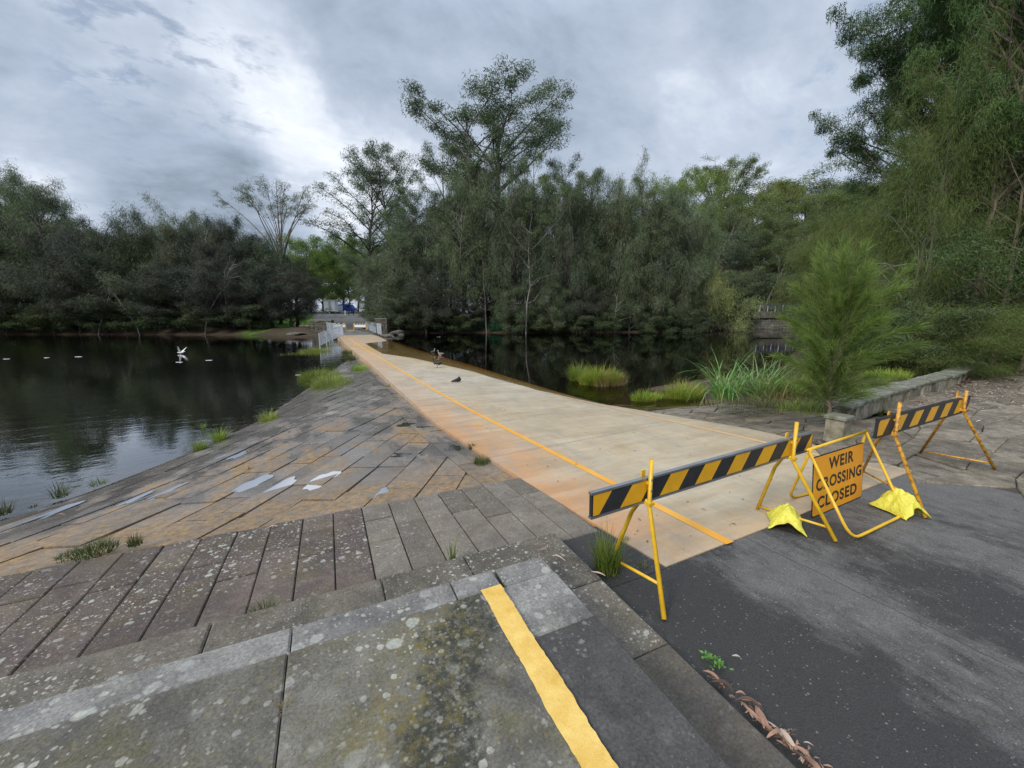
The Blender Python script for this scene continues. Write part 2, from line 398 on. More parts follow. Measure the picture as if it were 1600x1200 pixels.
def mat_water(name, tint, ripple, dens, big=.06, gloss=1.0):
    n = NT(name); o = n.tc.outputs['Object']; x, y, z = n.sep(o)
    w1 = n.noise(7, 3, .5, co=n.co((1, 1, 1))); w2 = n.noise(1.6, 2, .5, co=n.co((.45, 1.3, 1), rz=YAW + .25))
    reg = n.ramp(n.noise(.07, 3, .5), [(.38, .25), (.62, 1)])
    h = n.math('ADD', n.math('MULTIPLY', w1, .35), w2)
    bs = n.math('MULTIPLY', reg, ripple)
    nb = n.n('Bump', Height=h, Distance=.05); n.set(nb.inputs['Strength'], bs)
    fr = n.n('Fresnel', IOR=1.33); n.set(fr.inputs['Normal'], nb.outputs[0])
    fac = n.math('MULTIPLY', fr.outputs[0], gloss, clamp=True)
    g = n.n('BsdfGlossy', Roughness=.02); n.set(g.inputs['Normal'], nb.outputs[0])
    tr = n.n('BsdfTransparent', Color=tint)
    m = n.n('MixShader', Fac=fac); n.t.links.new(tr.outputs[0], m.inputs[1]); n.t.links.new(g.outputs[0], m.inputs[2])
    n.t.links.new(m.outputs[0], n.out.inputs[0])
    v = n.n('VolumeAbsorption', Color=(.80, .60, .16), Density=dens)
    n.t.links.new(v.outputs[0], n.out.inputs['Volume'])
    return n.m
M_waterR = mat_water('pond_water', (.97, .92, .78), .06, 1.6, gloss=1.15)
M_waterL = mat_water('river_water', (.88, .76, .55), .27, 2.4, gloss=2.7)

M_yel = simple('yellow_enamel', (.74, .44, .02), .38, var=.2, scale=14, dirt=((.34, .17, .03), .64))
M_yelr = simple('rusty_yellow_enamel', (.66, .34, .03), .5, var=.3, scale=12, dirt=((.20, .07, .02), .50))
M_alu = simple('aluminium_edge', (.42, .43, .44), .35, .9, var=.2)
M_blk = simple('black_board', (.022, .023, .026), .45, var=.35, scale=10, dirt=((.10, .10, .09), .62))
M_amb = simple('amber_reflective', (.74, .37, .012), .35, var=.14, scale=9, dirt=((.45, .22, .03), .68))
M_sign = simple('orange_sign_face', (.80, .33, .012), .4, var=.08, scale=5, dirt=((.55, .24, .03), .68))
M_ink = simple('black_lettering', (.012, .012, .012), .5, var=.1)
def mat_bag():
    n = NT('yellow_sandbag_plastic'); no = n.noise(16, 6, .65); f = n.noise(60, 4, .7)
    c = n.mix(n.ramp(no, [(.35, 0), (.65, 1)]), (.60, .53, .045), (.76, .69, .09))
    n.pri(c, .42, n.bump(n.math('ADD', no, n.math('MULTIPLY', f, .2)), .7, .03), spec=.5); return n.m
M_bag = mat_bag()
M_white = simple('white_paint', (.84, .85, .86), .5, var=.12)
M_galv = simple('galvanised_rail', (.50, .55, .60), .45, .2, var=.15)
M_blue = simple('blue_paint', (.03, .07, .36), .4, var=.15)
M_glass = simple('dark_glass', (.02, .025, .03), .12)
M_rub = simple('black_rubber', (.02, .02, .02), .8)
M_signgrey = simple('pale_sign_face', (.40, .50, .52), .5)
M_barklit = simple('fallen_bark', (.36, .20, .13), .85, var=.5, scale=12)
M_leafpale = simple('pale_dead_leaf', (.48, .36, .27), .8, var=.3, scale=14)
M_weed = simple('fresh_weed_leaf', (.09, .22, .03), .6, var=.3, scale=30)
M_blackf = simple('black_feathers', (.014, .013, .013), .6)
M_whitef = simple('white_feathers', (.80, .80, .79), .6)
M_greyf = simple('grey_brown_feathers', (.20, .16, .14), .7)
M_redf = simple('red_bill', (.30, .06, .03), .5)
M_fence = simple('dark_fence_boards', (.055, .06, .085), .7)

# ------------------------------------------------------------------ surfaces of the crossing
WL_R, WL_L = -.50, -.85
def bend(s): return -.036 * max(0.0, s - 11)
def lerp_t(t, tab):
    if t <= tab[0][0]: return tab[0][1]
    for (a, va), (b, vb) in zip(tab, tab[1:]):
        if t <= b: return va + (vb - va) * (t - a) / (b - a)
    return tab[-1][1]
DZ = [(-12, .6), (2, 0), (6, -.21), (9, -.36), (11, -.43), (14, -.455), (18.5, -.466), (22, -.475), (26, -.495), (30, -.515), (34, -.50), (38, -.44), (62, -.40), (66, -.35), (99, 1.75), (140, 2.6)]
def deck_z(x, s):
    b = lerp_t(s, DZ)
    c = .015 * min(max((s - 4) / 6, 0), 1) * min(max((46 - s) / 8, 0), 1)
    z = b - c * (x - bend(s) - 2.9)
    if x - bend(s) > 5.7: z -= .17 * min(1, (x - bend(s) - 5.7) / 1.1) ** 1.3 * min(max((s - 4.5) / 4, 0), 1)
    return z
def left_edge(s): return lerp_t(s, [(1.97, 2.22), (3, 2.13), (5, 2.0), (7.7, 1.87), (21, 2.1), (35, 2.1), (45, 2.3)]) + bend(s)
def right_edge(s): return lerp_t(s, [(2.0, 6.40), (4, 6.74), (20, 6.9), (40, 6.4), (45, 6.2)]) + bend(s)

def sheet(name, mat, ss, edges_l, edges_r, zf, nx=8, skirt=0, kind='structure', off=0):
    mb = MB(); rows = []
    for s in ss:
        a, b = edges_l(s), edges_r(s); row = []
        if skirt: row.append((a, s, zf(a, s) - skirt))
        for i in range(nx + 1):
            x = a + (b - a) * i / nx
            ys = s
            if s == ss[0] and name == 'weir_deck': ys = s + .13 * i / nx
            row.append((x, ys, zf(x, s) + off))
        if skirt: row.append((b, s, zf(b, s) - skirt))
        rows.append(row)
    w = len(rows[0])
    if skirt: rows.insert(0, [(x, y, z - skirt) for x, y, z in rows[0]])
    mb.v = [p for r in rows for p in r]
    for i in range(len(rows) - 1):
        for j in range(w - 1): mb.f.append((i * w + j, i * w + j + 1, (i + 1) * w + j + 1, (i + 1) * w + j)); mb.m.append(0)
    o = mb.build(name, mat); tag(o, kind=kind); return o
ss = [1.99 + i * .5 for i in range(20)] + [12 + i for i in range(36)]
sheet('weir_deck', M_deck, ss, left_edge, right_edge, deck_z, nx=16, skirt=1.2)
def strip(name, mat, x0, w, s0, s1, off=.004, zf=deck_z):
    ss = [s0 + (s1 - s0) * i / 60 for i in range(61)]
    return sheet(name, mat, ss, lambda s: x0 + bend(s), lambda s: x0 + w + bend(s), zf, nx=1, off=off)
strip('left_edge_line', M_line, 2.895, .095, 1.995, 46)
strip('right_edge_line', M_linef, 6.06, .09, 2.14, 46)
# the small stray loop of paint left of the line
mb = MB(); c0 = at(745, 664, -.25)
pts = [(c0.x - .10, c0.y - .1), (c0.x - .02, c0.y + .02), (c0.x + .07, c0.y + .05), (c0.x + .05, c0.y - .06), (c0.x - .02, c0.y - .1), (c0.x + .1, c0.y - .14)]
for (a, b), (c, d) in zip(pts, pts[1:]):
    n_ = Vector((b - d, c - a)).normalized() * .014
    q = [(a + n_.x, b + n_.y), (a - n_.x, b - n_.y), (c - n_.x, d - n_.y), (c + n_.x, d + n_.y)]
    mb.add([(x, y, deck_z(x, y) + .004) for x, y in q], [(0, 1, 2, 3)])
tag(mb.build('paint_squiggle', M_line), kind='structure')

# asphalt in front, far bridge road
sheet('asphalt_road', M_asph, [-11 + i * .5 for i in range(26)] + [2.13], lambda s: 1.55, lambda s: 6.52, lambda x, s: lerp_t(s, DZ) - .008, nx=8, skirt=.3)
mb = MB()
mb.add([(1.55, 1.98, -.004), (2.212, 1.98, -.004), (2.13, 2.75, -.042), (1.55, 2.75, -.042)], [(0, 1, 2, 3)])
tag(mb.build('asphalt_patch', M_asph), kind='structure')
def fl(s): return lerp_t(s, [(47, .75), (62, -.6), (70, -1.8), (85, -2), (100, -2.5), (125, -4)])
def fr_(s): return lerp_t(s, [(47, 4.95), (62, 3.95), (70, 6.2), (85, 7.6), (100, 8.8), (125, 9.5)])
sheet('far_road', M_asphfar, [46.9 + i * 2 for i in range(38)], lambda s: fl(s), lambda s: fr_(s), lambda x, s: lerp_t(s, DZ), nx=6, skirt=.4)

# ---------------------------------------------------------------- apron
EDGE = [(-14, 5.2), (-9, 5.9), (-4.17, 7.35), (-3.5, 8.13), (-2.66, 9.7), (-1.6, 12.3), (-.62, 17.4), (1.13, 26.6), (2.2, 34)]
def apron_z(x, s):
    se = lerp_t(x, EDGE); a = (s - 4.2) / (se - 4.2)
    z1 = -.155 + (WL_L + .155) * (max(a, 0) ** .8 if a < 1 else 1 + (a - 1) * .8)
    z2 = lerp_t(s, DZ) - .03 - .12 * min(max((s - 6) / 9, 0), 1)
    return min(z1, z2)
rng = random.Random(3)
mb = MB()
ang = math.radians(60); ux, uy = math.cos(ang), math.sin(ang); vx, vy = -uy, ux   # along the courses / across
def clipx(x, s): return min(x, left_edge(s) - .02)
row = -20.0; rows_ = []
while row < 22:
    wdt = rng.choice([.30, .36, .42, .48]); t = -8 + rng.random()
    while t < 40:
        ln = rng.uniform(.5, 1.3)
        cx, cy_ = ux * (t + ln / 2) + vx * (row + wdt / 2) , uy * (t + ln / 2) + vy * (row + wdt / 2)
        if 3.6 < cy_ < 40 and -15 < cx < left_edge(max(cy_, 2)) - .1 and cy_ < lerp_t(cx, EDGE) + 5:
            g = .010; dz = rng.uniform(-.012, .010)
            tilt = (rng.uniform(-.008, .008), rng.uniform(-.008, .008))
            q = []
            lim = .46
            for a_, b_ in ((t + g, row + g), (t + ln - g, row + g), (t + ln - g, row + wdt - g), (t + g, row + wdt - g)):
                q.append([ux * a_ + vx * b_, uy * a_ + vy * b_])
            # clip polygon to s >= 4.215 and to the kerb course along the deck
            def clip(poly, fn):
                out = []
                for i in range(len(poly)):
                    p, r = poly[i], poly[(i + 1) % len(poly)]; fp, fr = fn(p), fn(r)
                    if fp >= 0: out.append(p)
                    if (fp >= 0) != (fr >= 0):
                        k = fp / (fp - fr); out.append([p[0] + (r[0] - p[0]) * k, p[1] + (r[1] - p[1]) * k])
                return out
            q = clip(q, lambda p: p[1] - 4.215)
            if len(q) > 2: q = clip(q, lambda p: (left_edge(max(p[1], 2)) - lim) - p[0])
            if len(q) > 2:
                nn = len(q)
                top = [(p[0], p[1], apron_z(p[0], p[1]) + dz + tilt[0] * (p[0] - cx) + tilt[1] * (p[1] - cy_)) for p in q]
                bot = [(x, y, z - .05) for x, y, z in top]
                mb.add(top + bot, [tuple(range(nn))] + [(i, i + nn, (i + 1) % nn + nn, (i + 1) % nn) for i in range(nn)])
        t += ln
    row += wdt
# kerb course parallel to the deck
s = 4.215
while s < 40:
    ln = rng.uniform(.7, 1.3); e0 = left_edge(s); e1 = left_edge(s + ln)
    for a_, b_ in ((.455, .24), (.235, .008)):
        q = [(e0 - a_, s + .008), (e0 - b_, s + .008), (e1 - b_, s + ln - .008), (e1 - a_, s + ln - .008)]
        dz = rng.uniform(-.01, .008)
        top = [(x, y, apron_z(x, y) + dz) for x, y in q]
        mb.add(top + [(x, y, z - .05) for x, y, z in top], [(0, 1, 2, 3), (0, 4, 5, 1), (1, 5, 6, 2), (2, 6, 7, 3), (3, 7, 4, 0)])
    s += ln
tag(mb.build('stone_apron', M_apron), kind='structure')
# bedding under the apron joints
mb = MB(); nx, ny = 60, 90
for j in range(ny + 1):
    s = 4.1 + (40 - 4.1) * (j / ny) ** 1.3
    for i in range(nx + 1):
        x = -15 + (left_edge(max(s, 2)) - .005 + 15) * i / nx
        mb.v.append((x, s, apron_z(x, s) - .022))
for j in range(ny):
    for i in range(nx):
        a = j * (nx + 1) + i; mb.f.append((a, a + 1, a + nx + 2, a + nx + 1)); mb.m.append(0)
M_bed = simple('joint_silt', (.16, .125, .075), .9, var=.5, scale=4)
tag(mb.build('apron_bedding', M_bed, smooth=True), kind='structure')
# puddles lying on the apron
def mat_puddle():
    n = NT('puddle_water'); n.pri((.66, .66, .67), .07, spec=1.0, metal=1.0); return n.m
M_pud = mat_puddle()
mb = MB()
for px, py, w, h_ in ((395, 757, .34, .13), (440, 760, .30, .12), (502, 752, .36, .14), (597, 771, .16, .07), (372, 712, .22, .09), (345, 716, .2, .08), (636, 664, .16, .2), (662, 668, .1, .16), (640, 712, .1, .3), (708, 700, .14, .14), (60, 809, .5, .09), (215, 778, .25, .05), (262, 768, .3, .05)):
    c = at(px, py, -.25)
    for _ in range(4): c = at(px, py, apron_z(c.x, c.y))
    nn = 28; R = random.Random(px); f1, f2 = R.uniform(0, 6), R.uniform(0, 6)
    ring = []
    for i in range(nn):
        an = 2 * PI * i / nn; r = min(1.35, 1 / max(abs(math.cos(an)), abs(math.sin(an)))) * (.82 + .14 * math.sin(an * 3 + f1) + .07 * math.sin(an * 5 + f2) + R.uniform(-.04, .04))
        a_, b_ = math.cos(an) * w * r, math.sin(an) * h_ * r
        x, y = c.x + ux * a_ + vx * b_, c.y + uy * a_ + vy * b_
        ring.append((x, y, apron_z(x, y) + .011 + .0))
    mz = sum(p[2] for p in ring) / nn - .004
    ring = [(x, y, mz) for x, y, z in ring]
    mb.add(ring, [tuple(range(nn))])
tag(mb.build('puddles', M_pud), kind='structure')

# ---------------------------------------------------------------- pavers and landing
def plane_z(x, s): return -.05 * (s - 2)
mb = MB(); rng = random.Random(5); mb2 = MB()
X0 = 2.10; i = 0; x = X0
cols = []
while x > -14:
    w = .272 if x > -2.5 else rng.choice([.27, .3])
    cols.append((x - w, x)); x -= w
for k, (a, b) in enumerate(cols):
    cuts = [2.66]
    j = 3.35 + (.30 if k % 2 else 0) + rng.uniform(-.06, .06)
    cuts += [j - .0, j + rng.choice([.38, .45]) if j < 3.5 else 4.2]
    if cuts[-1] > 4.0: cuts = cuts[:-1]
    cuts.append(4.2)
    for c, d in zip(cuts, cuts[1:]):
        if d - c < .08: continue
        g = .0042; dz = rng.uniform(-.004, .004)
        q = [(a + g, c + g), (b - g, c + g), (b - g, d - g), (a + g, d - g)]
        if b > 1.9:
            q = [(a + g, c + g), (min(b - g, left_edge((c)) - .01), c + g), (min(b - g, left_edge(d) - .01), d - g), (a + g, d - g)]
        e = .006
        cx = sum(p[0] for p in q) / 4; cyy = sum(p[1] for p in q) / 4
        top = [(p[0] + (e if p[0] < cx else -e), p[1] + (e if p[1] < cyy else -e), plane_z(0, p[1]) + dz) for p in q]
        mid = [(p[0], p[1], plane_z(0, p[1]) + dz - .008) for p in q]; bot = [(p[0], p[1], z - .05) for p, (_, _, z) in zip(q, mid)]
        M = mb2 if (a > .0) else mb
        M.add(top + mid + bot, [(0, 1, 2, 3)] + [(r + n, r + n + 4, r + (n + 1) % 4 + 4, r + (n + 1) % 4) for r in (0, 4) for n in range(4)])
mball = MB(); mball.add(mb.v, mb.f, 0); mball.add(mb2.v, mb2.f, 1)
tag(mball.build('stone_pavers', [M_paver, M_paver2]), kind='structure')
mb = MB(); mb.add([(-15, 2.5, plane_z(0, 2.5) - .02), (2.1, 2.5, plane_z(0, 2.5) - .02), (2.03, 4.22, plane_z(0, 4.22) - .02), (-15, 4.22, plane_z(0, 4.22) - .02),
                   (-15, 2.5, -.6), (2.1, 2.5, -.6), (2.03, 4.22, -.6), (-15, 4.22, -.6)], [(0, 1, 2, 3), (2, 6, 7, 3)])
tag(mb.build('paver_bedding', M_mortar), kind='structure')
# lower tread, wrapping the corner
TZ, LZ = .085, .27
mb = MB()
def slab(mb, x0, x1, s0, s1, zt, th=.14, g=.0028, bev=.012, mi=0, rg=None):
    z = zt + (rg.uniform(-.003, .003) if rg else 0)
    mb.box(((x0 + x1) / 2, (s0 + s1) / 2, z - th / 2), (x1 - x0 - 2 * g, s1 - s0 - 2 * g, th), mi=mi, bev=bev)
rg = random.Random(11)
xs = [-14, -12.6, -11.2, -9.8, -8.4, -7.0, -5.6, -4.3, -3.1, -1.95, -.75, .22, .82, 1.62]
for a, b in zip(xs, xs[1:]): slab(mb, a, b, 2.0, 2.655, TZ, rg=rg, mi=0, bev=.01)
ys = [2.0, 1.40, .45, -.6, -1.9, -3.2, -5, -7, -9, -11]
for a, b in zip(ys, ys[1:]): slab(mb, 1.0, 1.62, b, a, TZ + (0 if a > 1 else .03 * 0), rg=rg, mi=1 if a < 2 else 0, bev=.02, th=.3)
M_treadr = lichen_stone('damp_tread_stone', (.055, .047, .038), (.105, .088, .068), olive=.1, white=.12, spotscale=13, stain=(.06, .058, .06))
tag(mb.build('lower_step', [M_tread, M_treadr]), kind='structure')
# landing: central slabs, front border, right border
mb = MB()
xs = [-14, -12.7, -11.1, -9.6, -8.0, -6.5, -5.1, -3.8, -2.65, -1.55, -.285, .838]
for a, b in zip(xs, xs[1:]):
    y0 = 1.972
    for c in ((y0, .2, -1.9, -5, -11) if int(a * 10) % 2 else (y0, -.4, -2.6, -6, -11),):
        for p, q in zip(c, c[1:]): slab(mb, a, b, q, p, LZ + .012, mi=0, rg=rg, bev=.007)
xs = [-14, -12.3, -10.7, -9.3, -7.7, -6.3, -5.0, -3.9, -2.7, -1.62, -.28, .58]
for a, b in zip(xs, xs[1:]):
    slab(mb, a, b, 1.98, 2.17, LZ - .004, mi=1, rg=rg, bev=.009)
slab(mb, .58, .86, 1.98, 2.17, LZ - .004, mi=1, rg=rg, bev=.009)
slab(mb, .88, 1.225, 1.98, 2.17, LZ - .008, mi=1, rg=rg, bev=.009)
slab(mb, .838, 1.225, 1.56, 1.98, LZ, mi=1, rg=rg, bev=.009)
ys = [1.56, .55, -.8, -2.1, -3.5, -5, -7, -9, -11]
for a, b in zip(ys, ys[1:]): slab(mb, .838, 1.225, b, a, LZ, mi=2, rg=rg, bev=.009)
tag(mb.build('stone_landing', [M_slab, M_border, M_dark]), kind='structure')
mb = MB(); mb.box((-6.4, -4.5, .05), (15.2, 13.2, .3)); tag(mb.build('landing_core', M_mortar), kind='structure')
# dark bitumen patch on the step near the corner
# yellow edge line on the landing
mb = MB(); n_ = 200; R = random.Random(8)
for i in range(n_ + 1):
    y = (-10.9 + i * .75) if i < 12 else -1.9 + 3.885 * (i - 12) / (n_ - 12)
    xa = .714 + .003 * math.sin(i * .3) + R.uniform(-.0025, .0025); xb = .841 + .003 * math.sin(i * .23 + 1) + R.uniform(-.003, .003)
    mb.v += [(xa, y, LZ + .017), (xb, y, LZ + .017)]
for i in range(n_): mb.f.append((2 * i, 2 * i + 1, 2 * i + 3, 2 * i + 2)); mb.m.append(0)
tag(mb.build('yellow_edge_line', M_paint), kind='structure')

# ---------------------------------------------------------------- right court, slabs and low wall
def court_z(x, s):
    base = plane_z(0, s) if s > 2 else plane_z(0, s)
    k = min(max((x - 6.5) / 3.0, 0), 1)
    return base * (1 - k) + (-.01 if s < 3 else -.01 - .0 * s) * k
def slabs_z(x, s):
    k = min(max((s - 3.6) / 4.6, 0), 1)
    return lerp_t(s, DZ) * .8 - .04 - .28 * k - .015
def poly_stones(name, mat, region, size, zf, seed, gap=.02, th=.05, jit=.28, bevel=True, rz=0, aspect=1.6):
    """irregular flagstones: jittered brick lattice, each stone an island in one sheet"""
    R = random.Random(seed); mb = MB(); c, s_ = math.cos(rz), math.sin(rz)
    xs = [p[0] for p in region]; ys = [p[1] for p in region]
    w, h = size * aspect, size
    cxr = (min(xs) + max(xs)) / 2; cyr = (min(ys) + max(ys)) / 2
    span = max(max(xs) - min(xs), max(ys) - min(ys)) * .8 + 2
    nj = int(span / h) + 1; ni = int(span / w) + 1
    def node(i, j, half):
        r = random.Random((i * 7919 + j * 104729 + half * 31 + seed) & 0xffffff)
        a = (i + (.5 if j % 2 else 0)) * w + r.uniform(-jit, jit) * w * .5; b = j * h + r.uniform(-jit, jit) * h * .6
        return cxr + c * a - s_ * b, cyr + s_ * a + c * b
    def inside(x, y):
        k = False
        for i in range(len(region)):
            (x1, y1), (x2, y2) = region[i], region[i - 1]
            if (y1 > y) != (y2 > y) and x < (x2 - x1) * (y - y1) / (y2 - y1) + x1: k = not k
        return k
    for j in range(-nj, nj):
        for i in range(-ni, ni):
            q = [node(i, j, 0), node(i + 1, j, 0)] + ([node(i + 1, j + 1, 0), node(i, j + 1, 0)] if True else [])
            cx = sum(p[0] for p in q) / 4; cyy = sum(p[1] for p in q) / 4
            if not inside(cx, cyy): continue
            dz = R.uniform(-.012, .012); tx, ty = R.uniform(-.02, .02), R.uniform(-.02, .02)
            rings = []
            for ins, d in ((gap / 2, -.012), (gap / 2 + .012, 0)):
                ring = []
                for k in range(4):
                    p, nx_, pv = q[k], q[(k + 1) % 4], q[k - 1]
                    m1 = ((p[0] * .95 + nx_[0] * .05), (p[1] * .95 + nx_[1] * .05)); m0 = ((p[0] * .95 + pv[0] * .05), (p[1] * .95 + pv[1] * .05))
                    for m in (m0, m1):
                        vx_, vy_ = cx - m[0], cyy - m[1]; L = math.hypot(vx_, vy_) or 1
                        x, y = m[0] + vx_ / L * ins, m[1] + vy_ / L * ins
                        ring.append((x, y, zf(x, y) + dz + d + tx * (x - cx) + ty * (y - cyy)))
                rings.append(ring)
            bot = [(x, y, z - th) for x, y, z in rings[0]]
            vs = bot + rings[0] + rings[1]
            fs = [tuple(range(16, 24))] + [(r + n, r + (n + 1) % 8, r + (n + 1) % 8 + 8, r + n + 8) for r in (0, 8) for n in range(8)]
            mb.add(vs, fs)
    o = mb.build(name, mat); tag(o, kind='structure'); return o
poly_stones('flagstone_court', M_court, [(6.62, -10), (30, -10), (30, 4.6), (18, 4.9), (12, 4.2), (8.4, 3.7), (7.0, 3.3), (6.62, 3.0)], .42, court_z, 21, gap=.012, aspect=1.9, rz=.05, jit=.5)
mb = MB(); gx = [6.50, 7, 8, 10, 14, 20, 32]; gy = [-12, -6, -2, 0, 1, 2, 3, 4, 5.2]
for y in gy:
    for x in gx: mb.v.append((x, y, (court_z(x, y) - .028 + (.012 if x < 6.6 else 0)) if y < 3 or x > 12 else min(court_z(x, y), slabs_z(x, y)) - .06))
for j in range(len(gy) - 1):
    for i in range(len(gx) - 1): a = j * len(gx) + i; mb.f.append((a, a + 1, a + len(gx) + 1, a + len(gx))); mb.m.append(0)
tag(mb.build('court_bedding', simple('court_silt', (.055, .045, .035), .95, var=.4, scale=3)), kind='structure')
poly_stones('waterside_slabs', M_court, [(6.8, 2.7), (7.3, 3.1), (10.5, 4.0), (10.8, 5.6), (9.6, 6.8), (8.3, 7.6), (7.2, 8.4), (6.85, 8.6)], .30, slabs_z, 4, gap=.018, jit=.6, rz=-.25, aspect=2.4)

# low wall: curved course of stones under a mossy coping
WP = [(8.2, 3.66), (8.54, 3.72), (10.47, 4.01), (12.5, 4.24), (15.12, 4.50), (17.4, 4.9), (19.6, 5.3), (23, 6.2), (28, 7.8), (34, 10)]
def wall_at(t):
    for a, b in zip(WP, WP[1:]):
        L = math.dist(a, b)
        if t <= L: return a[0] + (b[0] - a[0]) * t / L, a[1] + (b[1] - a[1]) * t / L, math.atan2(b[1] - a[1], b[0] - a[0])
        t -= L
    return None
wall = empty('stone_wall', (7.45, 3.75, 0), 0, 'long low curved stone wall with mossy coping edging the flagstone court', 'wall')
def rel(mb, root):
    l = root.location; mb.v = [(x - l[0], y - l[1], z - l[2]) for x, y, z in mb.v]; return mb
R = random.Random(2); mb = MB(); mc = MB(); t = 0
while True:
    w = R.uniform(.16, .42); p = wall_at(t + w / 2)
    if not p: break
    x, y, a = p; nx, ny = -math.sin(a), math.cos(a); zz = court_z(x, y)
    mb.box((x + nx * .17, y + ny * .17, zz + .11 + R.uniform(-.01, .01)), (w - .022, .34 + R.uniform(-.06, .05), .30), a + R.uniform(-.04, .04), bev=.03); t += w
t = 0
while True:
    w = R.uniform(.28, .7); p = wall_at(t + w / 2)
    if not p: break
    x, y, a = p; nx, ny = -math.sin(a), math.cos(a); zz = court_z(x, y)
    mc.box((x + nx * .17, y + ny * .17, zz + .295 + R.uniform(-.006, .006)), (w - .014, .40 + R.uniform(-.05, .05), .065 + R.uniform(-.01, .015)), a + R.uniform(-.04, .04), bev=.022); t += w
rel(mb, wall).build('stone_course', M_wallst, wall); rel(mc, wall).build('coping', M_cope, wall)
blk = empty('stone_block', (7.15, 3.30, plane_z(0, 3.3)), .1, 'upright pale stone block at the near end of the low curved wall', 'stone block')
mb = MB(); mb.box((0, 0, .17), (.26, .24, .38), bev=.025); mb.build('block_shaft', M_wallst, blk)
mb = MB(); mb.box((0, 0, .385), (.31, .29, .055), bev=.015); mb.build('block_cap', M_cope, blk)

# ---------------------------------------------------------------- terrain
def W(X, Y): return F(X, Y)
left_poly = [(-15, 5.2), (-4.3, 7.0), (-2.0, 8.5), (2.0, 9), (3.2, 20), (2.2, 46), W(-21, 48.5), W(-24, 49.5), W(-30, 51), W(-45, 52.5), W(-66, 53), W(-100, 54), W(-150, 55), (-150, 10), (-60, 2), (-30, 4)]
right_poly = [(3.2, 20), (4.0, 8.0), (6.8, 7.6), (8.0, 8.4), (9.0, 9.6), (10.6, 10.2), W(9.0, 14), W(13, 18.5), W(20, 28), W(30, 40), W(48, 62), W(52, 70), W(44, 67), W(38, 63), W(33, 60), W(25, 54), W(16, 51.5), W(6, 50.5), W(-5, 50), W(-12.5, 49.5), (4.2, 46.5), (2.2, 46)]
def sdist(P, poly):
    P = np.asarray(P, float); x, y = P[:, 0], P[:, 1]
    d = np.full(len(P), 1e9); ins = np.zeros(len(P), bool)
    n = len(poly)
    for i in range(n):
        x1, y1 = poly[i]; x2, y2 = poly[(i + 1) % n]
        ex, ey = x2 - x1, y2 - y1; t = np.clip(((x - x1) * ex + (y - y1) * ey) / (ex * ex + ey * ey + 1e-9), 0, 1)
        d = np.minimum(d, np.hypot(x - x1 - t * ex, y - y1 - t * ey))
        c = (y1 > y) != (y2 > y)
        with np.errstate(divide='ignore', invalid='ignore'):
            xi = (x2 - x1) * (y - y1) / (y2 - y1 if y2 != y1 else 1e-9) + x1
        ins ^= c & (x < xi)
    return np.where(ins, -d, d)
def sstep(a, b, v): t = np.clip((v - a) / (b - a), 0, 1); return t * t * (3 - 2 * t)
def wob(x, y): return .5 * np.sin(x * .23 + 1.3 * np.sin(y * .17)) + .35 * np.sin(y * .41 + x * .13) + .2 * np.sin(x * .9 + y * .7)
def ground_h(P):
    P = np.asarray(P, float); x, y = P[:, 0], P[:, 1]
    X = cy * x - sy * y; Y = sy * x + cy * y
    dl = sdist(P, left_poly); dr = sdist(P, right_poly); d = np.minimum(dl, dr)
    land = -.42 + .55 * sstep(0, 2.5, d) + .08 * wob(x, y)
    land += 1.9 * sstep(8, 50, d) * sstep(45, 70, Y)
    land += 15 * sstep(58, 130, Y) * sstep(8, 48, X)
    land += 7 * sstep(6, 40, d) * sstep(4, 20, x - 8) * sstep(8, 16, X) * (1 - sstep(40, 60, Y))
    wl = np.where(dl < dr, WL_L, WL_R)
    h = np.where(d < 0, wl - .05 - np.minimum(1.3, -d * .35), np.maximum(land + (wl - WL_R) * (1 - sstep(0, 3, d)), wl + .03))
    # under the built surfaces
    h = np.where((x > -16) & (x < 6.6) & (y < 4.3), -.7, h)
    h = np.where((x >= -16) & (x < 6.6 + 0 * x) & (y >= 4.3) & (y < 45), np.minimum(h, -1.3), h)
    c = (x >= 6.4) & (y < 4.9); h = np.where(c, np.minimum(h, -.10), h)
    c = (x >= 6.0) & (x < 9.5) & (y >= 3) & (y < 9); h = np.where(c, np.minimum(h, -.34 - .07 * np.maximum(y - 4, 0)), h)
    # road corridor beyond the bridge
    rz = np.interp(y, [a for a, _ in DZ], [b for _, b in DZ]); fl_ = np.interp(y, [47, 62, 70, 85, 100, 125], [.75, -.6, -1.8, -2, -2.5, -4]); fr2 = np.interp(y, [47, 62, 70, 85, 100, 125], [4.95, 3.95, 6.2, 7.6, 8.8, 9.5])
    dd = np.maximum(fl_ - x, x - fr2); k = 1 - sstep(1.0, 14, dd); h = np.where((y > 62) , h * (1 - k) + (rz - .12) * k, h)
    k = (1 - sstep(.2, 1.2, dd)) ; h = np.where((y > 45) & (y <= 62), np.where(dd < 1.2, np.minimum(h, rz - .15), h), h)
    return h
def gz(x, y): return float(ground_h([(x, y)])[0])
def axis(lo, hi, c0, c1, fine, coarse):
    v = [c0]
    while v[-1] < c1: v.append(v[-1] + fine)
    st = fine
    while v[-1] < hi: st = min(st * 1.12, coarse); v.append(v[-1] + st)
    st = fine
    while v[0] > lo: st = min(st * 1.12, coarse); v.insert(0, v[0] - st)
    return v
ax = axis(-900, 900, -40, 55, .9, 40); ay = axis(-600, 1000, -4, 75, .9, 40)
GX, GY = np.meshgrid(ax, ay); P = np.stack([GX.ravel(), GY.ravel()], 1); hh = ground_h(P)
me = bpy.data.meshes.new('ground'); nx, ny = len(ax), len(ay)
ii = (np.arange(ny - 1)[:, None] * nx + np.arange(nx - 1)[None]).ravel()
